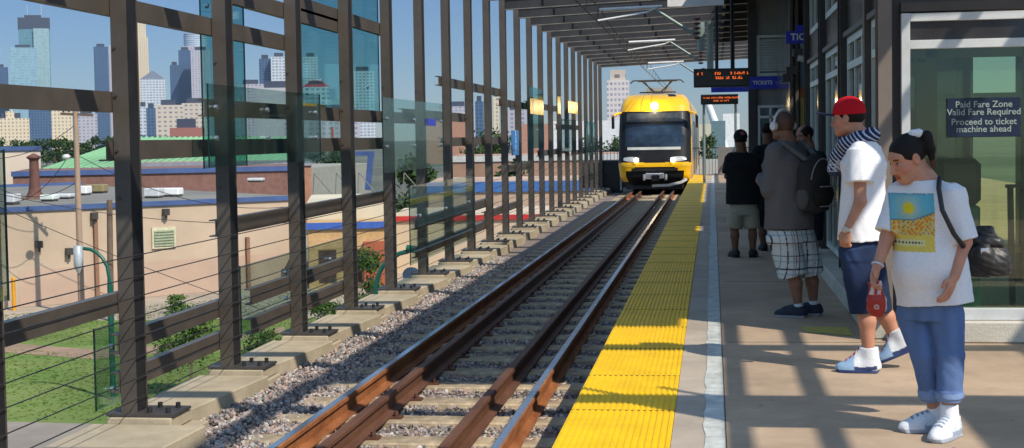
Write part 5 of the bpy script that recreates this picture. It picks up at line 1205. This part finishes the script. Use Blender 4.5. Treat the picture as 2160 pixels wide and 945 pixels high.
# jeans
S = Sdf(); hp = W['hip']; S.cone(hp+np.array([0, 0, -.08]), hp+np.array([0, 0, .10]), (.165, .12), (.16, .12), side, .03)
for q, o in (('L', -.088), ('R', .088)):
    hj = hp+side*o-np.array([0, 0, .06]); kn = W['kn'+q]; an = W['an'+q]; cf = kn+(an-kn)*.74
    S.cap(kn, hj, .072, .092, .008); S.cone(cf, kn, (.062, .064), (.072, .073), side, .015); S.cone(cf-(an-kn)*.05, cf+(kn-an)*.15, (.073, .075), (.071, .073), side, .004)
S.fold(.006, 17, 8); S.fold(.003, 44, 9)
cz = {q: (W['kn'+q]+(W['an'+q]-W['kn'+q])*.60)[2] for q in 'LR'}
def denim(V):
    C = np.tile(np.array([.10, .165, .33]), (len(V), 1)); g = np.sin(V[:, 0]*70)*np.sin(V[:, 2]*9+V[:, 0]*20); C *= (1+.12*g)[:, None]
    hz_ = np.where((V-WR)@side < 0, cz['L'], cz['R']); C[V[:, 2] < hz_] = (.19, .27, .45); return C
S.mesh('jeans', .006, denim, CLOTH, wm, WR)
for q in 'LR':
    an = W['an'+q]; S = Sdf(); S.cap(an+np.array([0, 0, .055]), an-np.array([0, 0, .05]), .045, .052, .01); S.cut(an+np.array([0, 0, .07]), (0, 0, 1)); S.fold(.002, 120, 2); S.mesh('sock', .006, (.75, .76, .78), CLOTH, wm, WR)
    to = W['to'+q]; to[2] = 0.0; dd = (-.55, -.83, 0) if q == 'L' else (-.97, -.22, 0)
    heel = np.array([an[0], an[1], 0])-nrm(dd)*.075
    shoe(wm, WR, an, heel+nrm(dd)*.275, 'shoe', [(.58, .63, .69), (.34, .38, .44), (.22, .26, .34), (.30, .36, .46), (.66, .69, .73)], .005, dd, .105, .048)
S = Sdf(); wr = W['wrR']; d = nrm(W['haR']-wr); S.cone(wr-d*.01, wr+d*.0, (.034, .034), (.034, .034), f, .004); S.mesh('bracelet', .003, (.55, .6, .65), LEATH, wm, WR)
# shoulder bag
bc = at(2072, 525, Y=WY+.16); r = empty('shoulder_bag', 'shiny black leather shoulder bag hanging behind the woman in the printed T-shirt', 'bag', tuple(bc))
S = Sdf(); Mb = rotm((.35, .94, 0)); S.cone(bc+np.array([0, 0, -.13]), bc+np.array([-.02, 0, .11]), (.125, .065), (.075, .045), Mb[:, 0], .05); S.ell(bc+np.array([.01, -.02, -.06]), (.125, .075, .075), Mb, .04); S.ell(bc+np.array([-.01, -.075, -.03]), (.055, .03, .055), Mb, .008); S.cap(bc+np.array([-.07, -.05, .06]), bc+np.array([.07, -.06, .04]), .022, .022, .01); S.fold(.012, 26, 9); S.fold(.006, 70, 10); S.mesh('bag_body', .006, (.030, .028, .028), LEATH, r, tuple(bc))
sp_ = [at(2052, 462, Y=WY+.10), W['shL']+np.array([-.035, .11, .035]), W['shL']+np.array([-.055, .02, .080]), W['shL']+np.array([-.075, -.085, .030]), W['shL']+np.array([-.065, -.135, -.08]), W['shL']+np.array([-.01, -.145, -.20]), W['shL']+np.array([.045, -.09, -.27]), at(2046, 500, Y=WY+.06), bc+np.array([-.06, 0, .08])]
m = MB().tube(sp_, .013, 8); m.build('strap', mat('strap black', (.02, .018, .018), .5), r, loc=bc).location = (0, 0, 0)
MB().box(-.03, .015, -.112, -.104, -.02, .012).build('buckle', CHROME, r, bevel=.01)
# red snack packet in her right hand
hc_ = at(1850, 640, Y=WY-.10); r = empty('snack_packet', 'crumpled red and clear snack packet held in the womans hand', 'packet', tuple(hc_))
S = Sdf(); Mp = rotm((.25, -.97, 0)); S.ell(hc_+np.array([.0, 0, -.01]), (.052, .026, .062), Mp, .02); S.cone(hc_+np.array([-.005, 0, .02]), hc_+np.array([-.01, 0, .115]), (.045, .022), (.030, .012), Mp[:, 0], .02); S.fold(.006, 70, 12)
def pk(V):
    C = np.tile(np.array([.33, .022, .015]), (len(V), 1)); u = (V-hc_)@Mp[:, 0]; z = V[:, 2]-hc_[2]
    C[np.abs(np.hypot(u-.012, (z+.016))-.010) < .004] = (.45, .3, .26); C[(z > .05) & (np.sin(u*160+z*40) > .0)] = (.55, .42, .40); C[(u < -.038)] = (.5, .42, .40); return C
S.mesh('packet_body', .004, pk, LEATH, r, tuple(hc_))

# --- man with the red cap -----------------------------------------------------------------------------
CY = 9.85
J = dict(head=(1789, 250, 0), neck=(1812, 288, .0), shL=(1813, 318, -.15), shR=(1832, 315, .15), hip=(1816, 505, .0), elL=(1815, 425, -.22), wrL=(1786, 484, -.24), haL=(1780, 522, -.24),
         elR=(1850, 420, .20), wrR=(1835, 480, .16), haR=(1828, 515, .14), knL=(1822, 640, -.10), knR=(1852, 640, .08), anL=(1832, 752, -.10), anR=(1893, 722, .14), toL=(1757, 786, -.10), toR=(1852, 768, .12))
cm, CR, W, H, side, f, hw_ = person('man in a red baseball cap, white T-shirt, striped scarf and long denim shorts', CY, J, (-.90, .44), (-.93, .33, -.04), (.48, .225, .14), .0065, 1.03, hand=('fist', 'relax'))
S = Sdf(); S.ell(hw_((0, -.016, .022)), np.array((.080, .100, .080)), H, .02); S.ell(hw_((0, .085, -.04)), np.array((.085, .075, .10)), H, .012, 'sub'); S.ell(hw_((0, .01, -.085)), np.array((.11, .09, .055)), H, .01, 'sub'); S.mesh('hair', .006, HAIRC, HAIRM, cm, CR)
S = Sdf(); S.ell(hw_((0, -.008, .045)), (.092, .112, .105), H, .02); S.cut(hw_((0, 0, .026)), -H[:, 2]); S.mesh('cap', .006, lambda V: np.tile(np.array([.50, .010, .018]), (len(V), 1)), CLOTH, cm, CR)
S = Sdf(); S.ell(hw_((0, .135, .035)), (.072, .085, .008), rotm(H@np.array((0, 1, .18))), .01); S.cut(hw_((0, .085, .035)), -H[:, 1]); S.mesh('cap_brim', .005, (.03, .035, .09), CLOTH, cm, CR)
csh = (W['shL']+W['shR'])/2; hem = at(1818, 506, Y=CY)
S = Sdf(); S.cone(hem, csh+np.array([0, 0, -.10]), (.205, .155), (.20, .125), side, .05); S.ell(csh+np.array([0, 0, -.09]), (.20, .13, .13), np.stack([side, f, [0, 0, 1]], 1), .05); S.cap(W['shL'], W['shR'], .066, .066, .05); S.cap(W['neck']-np.array([0, 0, .03]), csh, .072, .085, .04)
for q in 'LR':
    e = W['sh'+q]+(W['el'+q]-W['sh'+q])*.62; S.cone(W['sh'+q], e, (.078, .078), (.088, .084), f, .03)
S.cut(hem, (0, 0, -1)); S.fold(.009, 13, 21); S.fold(.004, 36, 23); S.mesh('t_shirt', .0065, (.76, .77, .80), CLOTH, cm, CR)
S = Sdf(); hp = W['hip']; S.cone(hp+np.array([0, 0, -.12]), hp+np.array([0, 0, .08]), (.18, .135), (.165, .12), side, .04)
for q, o in (('L', -.09), ('R', .09)):
    hj = hp+side*o-np.array([0, 0, .06]); kn = W['kn'+q]-np.array([0, 0, .06]); S.cone(kn, hj, (.090, .092), (.100, .108), side, .03)
S.fold(.009, 15, 22); S.fold(.004, 40, 24)
def dden(V): C = np.tile(np.array([.015, .026, .060]), (len(V), 1)); g = np.exp(-(((V-(hp+np.array([-.08, -.15, -.10])))/np.array([.06, .2, .13]))**2).sum(1)); return C*(1+1.6*g)[:, None]  # lighter patch on the near side is a painted highlight
S.mesh('denim_shorts', .0065, dden, CLOTH, cm, CR)
WHT, LBL, NV, RD_ = (.66, .69, .72), (.28, .42, .60), (.03, .05, .14), (.50, .03, .02)
an = W['anL']; shoe(cm, CR, an, np.array([an[0], an[1], 0])+np.array([-.20, .03, 0])*1.05, 'shoe', [WHT, NV, RD_, NV, LBL], .005, (-.99, .12, 0), .17, .054)
an = W['anR']; tp_ = at(1853, 768, Y=CY+.12); shoe(cm, CR, an, tp_+np.array([0, 0, .0]), 'shoe', [WHT, NV, RD_, NV, LBL], .005, (-.88, .12, -.40), .17, .054)
S = Sdf(); n3 = W['neck']; pts = [n3+side*.02-f*.085+np.array([0, 0, .01]), n3-side*.09-f*.03+np.array([0, 0, -.02]), n3-side*.10+f*.05+np.array([0, 0, -.05]), n3-side*.06+f*.12+np.array([0, 0, -.13]), n3-side*.05+f*.155+np.array([0, 0, -.22])]
S.chain(pts, [.045, .050, .048, .050, .050], .03); S.chain([pts[0], n3+side*.09-f*.02, n3+side*.08+f*.07-np.array([0, 0, .06]), pts[4]+side*.08], [.045, .045, .045, .04], .03); S.fold(.004, 60, 31)
def sc_col(V):
    C = np.tile(np.array([.020, .030, .080]), (len(V), 1)); q = (V-n3)@f*1.0-(V[:, 2]-n3[2])*.9; C[np.sin(q*190) > .55] = (.50, .54, .60); z = V[:, 2]-n3[2]; m = (z < -.16) & (np.sin(z*260)*np.sin(V[:, 1]*200+V[:, 0]*160) > .1); C[m] = (.5, .52, .56); C[z < -.235] = (.03, .05, .10); return C
S.mesh('scarf', .005, sc_col, CLOTH, cm, CR)
S = Sdf(); wr = W['wrL']; d = nrm(W['haL']-wr); S.cone(wr-d*.012, wr+d*.012, (.034, .034), (.034, .034), f, .004); S.ell(wr-side*.032, (.010, .022, .022), np.stack([side, f, [0, 0, 1]], 1), .004); S.mesh('wrist_watch', .0035, (.55, .50, .42), LEATH, cm, CR)

# --- shaven-headed man with headphones and rucksack ---------------------------------------------------
BY = 12.7
J = dict(head=(1652, 266, 0), neck=(1662, 300, 0), shL=(1635, 322, -.10), shR=(1690, 318, .14), hip=(1667, 478, 0), elL=(1622, 402, -.12), wrL=(1606, 372, .08), haL=(1596, 388, .16),
         elR=(1708, 400, .16), wrR=(1690, 440, .30), haR=(1682, 460, .33), knL=(1672, 575, -.05), knR=(1708, 572, .12), anL=(1684, 646, -.05), anR=(1716, 640, .12), toL=(1634, 668, -.05), toR=(1690, 664, .12))
def buzz(C, L, near):
    m = near & (((L[:, 2] > -.035) & (L[:, 1] < .02)) | ((L[:, 2] > .050) & (L[:, 1] < .075))) & (np.abs(L[:, 0]) < .079); C[m] = C[m]*.36; return C
bm_, BR_, W, H, side, f, hw_ = person('broad man with a shaven head in a grey shirt and checked shorts, seen from behind', BY, J, (-.72, .69), (-.62, .78, .02), (.25, .125, .08), .008, 1.10, hair=buzz, bulk=1.15, hand=('grip', 'relax'))
csh = (W['shL']+W['shR'])/2; hem = at(1665, 482, Y=BY)
S = Sdf(); S.cone(hem, csh+np.array([0, 0, -.10]), (.235, .20), (.225, .16), side, .05); S.ell(csh+np.array([0, 0, -.09]), (.22, .15, .14), np.stack([side, f, [0, 0, 1]], 1), .05); S.cap(W['shL'], W['shR'], .08, .08, .05); S.cap(W['neck']-np.array([0, 0, .03]), csh, .080, .10, .05)
for q in 'LR':
    S.cap(W['sh'+q], W['el'+q], .075, .062, .03); S.cap(W['el'+q], W['wr'+q]-(W['wr'+q]-W['el'+q])*.1, .060, .046, .03)
S.cut(hem, (0, 0, -1)); S.fold(.010, 12, 41); S.fold(.004, 32, 43); S.mesh('grey_shirt', .008, (.125, .12, .125), CLOTH, bm_, BR_)
S = Sdf(); hp = W['hip']; S.cone(hp+np.array([0, 0, -.12]), hp+np.array([0, 0, .08]), (.215, .17), (.20, .15), side, .04)
for q, o in (('L', -.10), ('R', .10)): hj = hp+side*o-np.array([0, 0, .06]); S.cone(W['kn'+q]-np.array([0, 0, .02]), hj, (.125, .130), (.125, .14), side, .05)
S.fold(.006, 16, 42)
def plaid(V):
    C = np.tile(np.array([.55, .62, .62]), (len(V), 1)); u = (V-BR_)@nrm(side-f*.6)+.02*np.sin(V[:, 2]*9); v = V[:, 2]
    for (arr, per, w_, c, ph) in ((u, .105, .010, (.05, .04, .07), 0), (v, .115, .010, (.05, .04, .07), .03), (u, .105, .006, (.16, .26, .40), .05), (v, .115, .006, (.20, .32, .42), .075), (u, .21, .006, (.35, .08, .08), .03)):
        C[((arr+ph) % per) < w_] = c
    return C
S.mesh('checked_shorts', .007, plaid, CLOTH, bm_, BR_)
for q in 'LR':
    an = W['an'+q]; S = Sdf(); S.cap(an+np.array([0, 0, .01]), an-np.array([0, 0, .05]), .042, .044, .01); S.mesh('sock', .007, (.6, .62, .65), CLOTH, bm_, BR_)
    shoe(bm_, BR_, an, np.array([an[0], an[1], 0])+nrm((-.95, .30, 0))*.21, 'shoe', [(.02, .026, .045), (.30, .32, .34)], .006, (-.95, .30, 0), .095, .05)
r = empty('headphones', 'white over-ear headphones on the shaven-headed man', 'headphones', tuple(hw_((0, 0, .05))))
m = MB(); arc = [hw_((.094*math.cos(a), .0, .02+.112*math.sin(a))) for a in np.linspace(0, math.pi, 14)]; m.tube(arc, .011, 8); m.build('head_band', mat('headphone white', (.62, .64, .66), .35), r, loc=r.location[:]).location = (0, 0, 0)
for q in (-1, 1): 
    m = MB().tube([hw_((q*.082, 0, .0)), hw_((q*.112, 0, .0))], .036, 14); m.build('ear_cup', MATS['headphone white'], r, loc=r.location[:], bevel=.004).location = (0, 0, 0)
bk = csh-f*.24+np.array([0, 0, -.28])+side*.05; r = empty('rucksack', 'black rucksack with padded straps worn by the shaven-headed man', 'rucksack', tuple(bk)); Mb = np.stack([side, f, [0, 0, 1]], 1)
S = Sdf(); S.ell(bk, (.165, .10, .26), Mb, .04); S.cone(bk-np.array([0, 0, .23]), bk+np.array([0, 0, .17]), (.155, .10), (.13, .08), side, .06); S.fold(.006, 22, 51); S.mesh('main_bag', .008, (.034, .035, .036), CLOTH, r, tuple(bk))
S = Sdf(); S.ell(bk-f*.10-np.array([0, 0, .09]), (.115, .07, .12), Mb, .008); S.fold(.007, 34, 52); S.mesh('front_pocket', .008, (.016, .016, .017), CLOTH, r, tuple(bk))
S = Sdf(); S.ell(bk-side*.15-np.array([0, 0, .12]), (.04, .07, .10), Mb, .03); S.mesh('side_pocket', .008, (.085, .087, .09), CLOTH, r, tuple(bk))
for q in (-1, 1):
    S = Sdf(); S.chain([bk+side*q*.08+np.array([0, 0, .20]), csh+side*q*.13-f*.07+np.array([0, 0, .07]), csh+side*q*.14+f*.04+np.array([0, 0, .06]), csh+side*q*.15+f*.15+np.array([0, 0, -.12]), csh+side*q*.19+f*.06+np.array([0, 0, -.36]), bk+side*q*.14-np.array([0, 0, .20])], [.022, .026, .026, .022, .015, .012], .01); S.mesh('shoulder_strap', .007, (.11, .115, .12), CLOTH, r, tuple(bk))
m = MB()
for k in range(6): m.tube([bk+side*.11-f*(.15)+np.array([0, 0, -.18+.04*k]), bk+side*.14-f*(.13)+np.array([0, 0, -.17+.04*k])], .007, 6)
pq = bk-f*.165
for (za, zb_) in ((-.19, -.19), (-.02, -.02)): m.tube([pq+side*u_+f*(.9*u_*u_)+np.array([0, 0, za]) for u_ in np.linspace(-.10, .10, 7)], .006, 6)
m.tube([bk+side*.135*math.cos(a_)-f*(.085+.02*abs(math.sin(a_)))+np.array([0, 0, .02+.20*math.sin(a_)]) for a_ in np.linspace(.1, 3.04, 12)], .006, 6)
m.build('webbing', mat('grey webbing', (.25, .25, .25), .7), r, loc=bk).location = (0, 0, 0)

# --- boy in the black cap, back to the camera -----------------------------------------------------------
def simple_man(label, Y0, J, f_, hf, skin, res, s, shirt, shorts, cap=None, shoes=(.015, .015, .018), hem_y=430, longsl=False):
    p_, R_, W, H, side, f, hw_ = person(label, Y0, J, f_, hf, skin, res, s, hand=('relax', 'relax'))
    csh = (W['shL']+W['shR'])/2; hem = at(J['hip'][0], hem_y, Y=Y0)
    S = Sdf(); S.cone(hem, csh+np.array([0, 0, -.10]), (.225, .15), (.215, .12), side, .05); S.ell(csh+np.array([0, 0, -.09]), (.21, .12, .13), np.stack([side, f, [0, 0, 1]], 1), .05); S.cap(W['shL'], W['shR'], .065, .065, .05); S.cap(W['neck']-np.array([0, 0, .03]), csh, .068, .08, .04)
    for q in 'LR': e = W['sh'+q]+(W['el'+q]-W['sh'+q])*.85; S.cone(W['sh'+q], e, (.072, .072), (.078, .078), f, .03)
    S.cut(hem, (0, 0, -1)); S.fold(.005, 18, int(Y0)); S.mesh('t_shirt', res, shirt, CLOTH, p_, R_)
    S = Sdf(); hp = W['hip']; S.cone(hp+np.array([0, 0, -.12]), hp+np.array([0, 0, .08]), (.185, .135), (.17, .12), side, .04)
    for q, o in (('L', -.09), ('R', .09)): hj = hp+side*o-np.array([0, 0, .06]); S.cone(W['kn'+q]+np.array([0, 0, -.02]), hj, (.105, .11), (.105, .12), side, .02)
    S.fold(.005, 20, int(Y0)+1); S.mesh('shorts', res, shorts, CLOTH, p_, R_)
    for q in 'LR':
        an = W['an'+q]; dd = nrm(f+side*(-.25 if q == 'L' else .25)); shoe(p_, R_, an, np.array([an[0], an[1], 0])+dd*.20, 'shoe', [shoes, shoes], .008, dd, .09, .05)
    S = Sdf(); S.ell(hw_((0, -.018, .025)), np.array((.084, .102, .088))*s, H, .02); S.ell(hw_((0, .09, -.04)), np.array((.09, .075, .095))*s, H, .012, 'sub'); S.ell(hw_((0, .01, -.10)), np.array((.12, .12, .06))*s, H, .01, 'sub'); S.mesh('hair', .008, HAIRC, HAIRM, p_, R_)
    if cap:
        S = Sdf(); S.ell(hw_((0, -.008, .045)), np.array((.093, .112, .098))*s, H, .02); S.cut(hw_((0, 0, .012)), -H[:, 2])
        def cc(V):
            C = np.tile(np.array(cap[0]), (len(V), 1)); L = (V-W['head'])@H/s; m = (L[:, 1] < -.04) & (((L[:, 0]-.012)/.036)**2+((L[:, 2]-.075)/.026)**2 < 1) & (np.sin(L[:, 0]*190+L[:, 2]*120) > -.35); C[m] = cap[1]; return C
        S.mesh('cap', .006, cc, CLOTH, p_, R_); S = Sdf(); S.ell(hw_((0, .13, .03)), (.07, .08, .008), H, .01); S.mesh('cap_brim', .007, cap[0], CLOTH, p_, R_)
    return p_, W, hw_
J = dict(head=(1562, 295, 0), neck=(1564, 318, 0), shL=(1541, 332, 0), shR=(1592, 334, .0), hip=(1568, 434, 0), elL=(1534, 372, .03), wrL=(1541, 380, .24), haL=(1552, 372, .32), elR=(1600, 376, .03), wrR=(1592, 384, .25), haR=(1580, 376, .33),
         knL=(1549, 478, .0), knR=(1587, 478, 0), anL=(1551, 535, 0), anR=(1588, 535, 0), toL=(1548, 545, .2), toR=(1592, 545, .2))
simple_man('boy in a black cap, black T-shirt and beige shorts, back to the camera', 18.85, J, (-.08, 1), (-.12, .99, -.12), (.18, .085, .05), .010, .98, (.014, .014, .016), (.36, .32, .24), cap=((.014, .012, .014), (.45, .12, .14)), hem_y=430)
J = dict(head=(1619, 276, 0), neck=(1620, 300, 0), shL=(1599, 316, 0), shR=(1641, 316, .05), hip=(1621, 424, 0), elL=(1594, 366, .0), wrL=(1603, 372, .22), haL=(1612, 366, .30), elR=(1648, 366, .03), wrR=(1645, 410, .1), haR=(1644, 425, .1),
         knL=(1607, 474, .0), knR=(1636, 474, 0), anL=(1611, 526, 0), anR=(1640, 526, 0), toL=(1606, 536, .2), toR=(1644, 536, .2))
simple_man('man in black T-shirt and shorts, mostly hidden behind the shaven-headed man', 19.9, J, (.1, 1), (.25, .97, -.1), (.16, .075, .045), .010, 1.0, (.012, .012, .015), (.014, .014, .016), hem_y=428)
J = dict(head=(1697, 286, 0), neck=(1706, 312, 0), shL=(1728, 330, -.05), shR=(1686, 330, .05), hip=(1706, 424, 0), elL=(1734, 376, -.05), wrL=(1724, 414, -.1), haL=(1718, 430, -.12), elR=(1680, 376, .05), wrR=(1684, 412, -.05), haR=(1686, 428, -.08),
         knL=(1716, 500, .0), knR=(1698, 500, 0), anL=(1716, 562, 0), anR=(1697, 562, 0), toL=(1708, 570, -.15), toR=(1690, 570, -.15))
simple_man('young man with black hair seen behind the rucksack, looking down', 17.2, J, (-.6, -.8), (-.82, -.50, -.28), (.34, .16, .10), .009, 1.04, (.02, .025, .03), (.02, .02, .03), hem_y=430)

# ------------------------------------------------------------------ air
hz = bpy.data.materials.new('summer haze'); hz.use_nodes = True; t = hz.node_tree; t.nodes.remove(t.nodes['Principled BSDF'])
pv = t.nodes.new('ShaderNodeVolumePrincipled'); pv.inputs['Density'].default_value = .00004; pv.inputs['Color'].default_value = (.60, .80, 1, 1)
t.links.new(pv.outputs[0], t.nodes['Material Output'].inputs['Volume'])
tag(MB().box(-2600, 1200, -30, 3000, GZ-2, 330).build('haze', hz), kind='stuff')
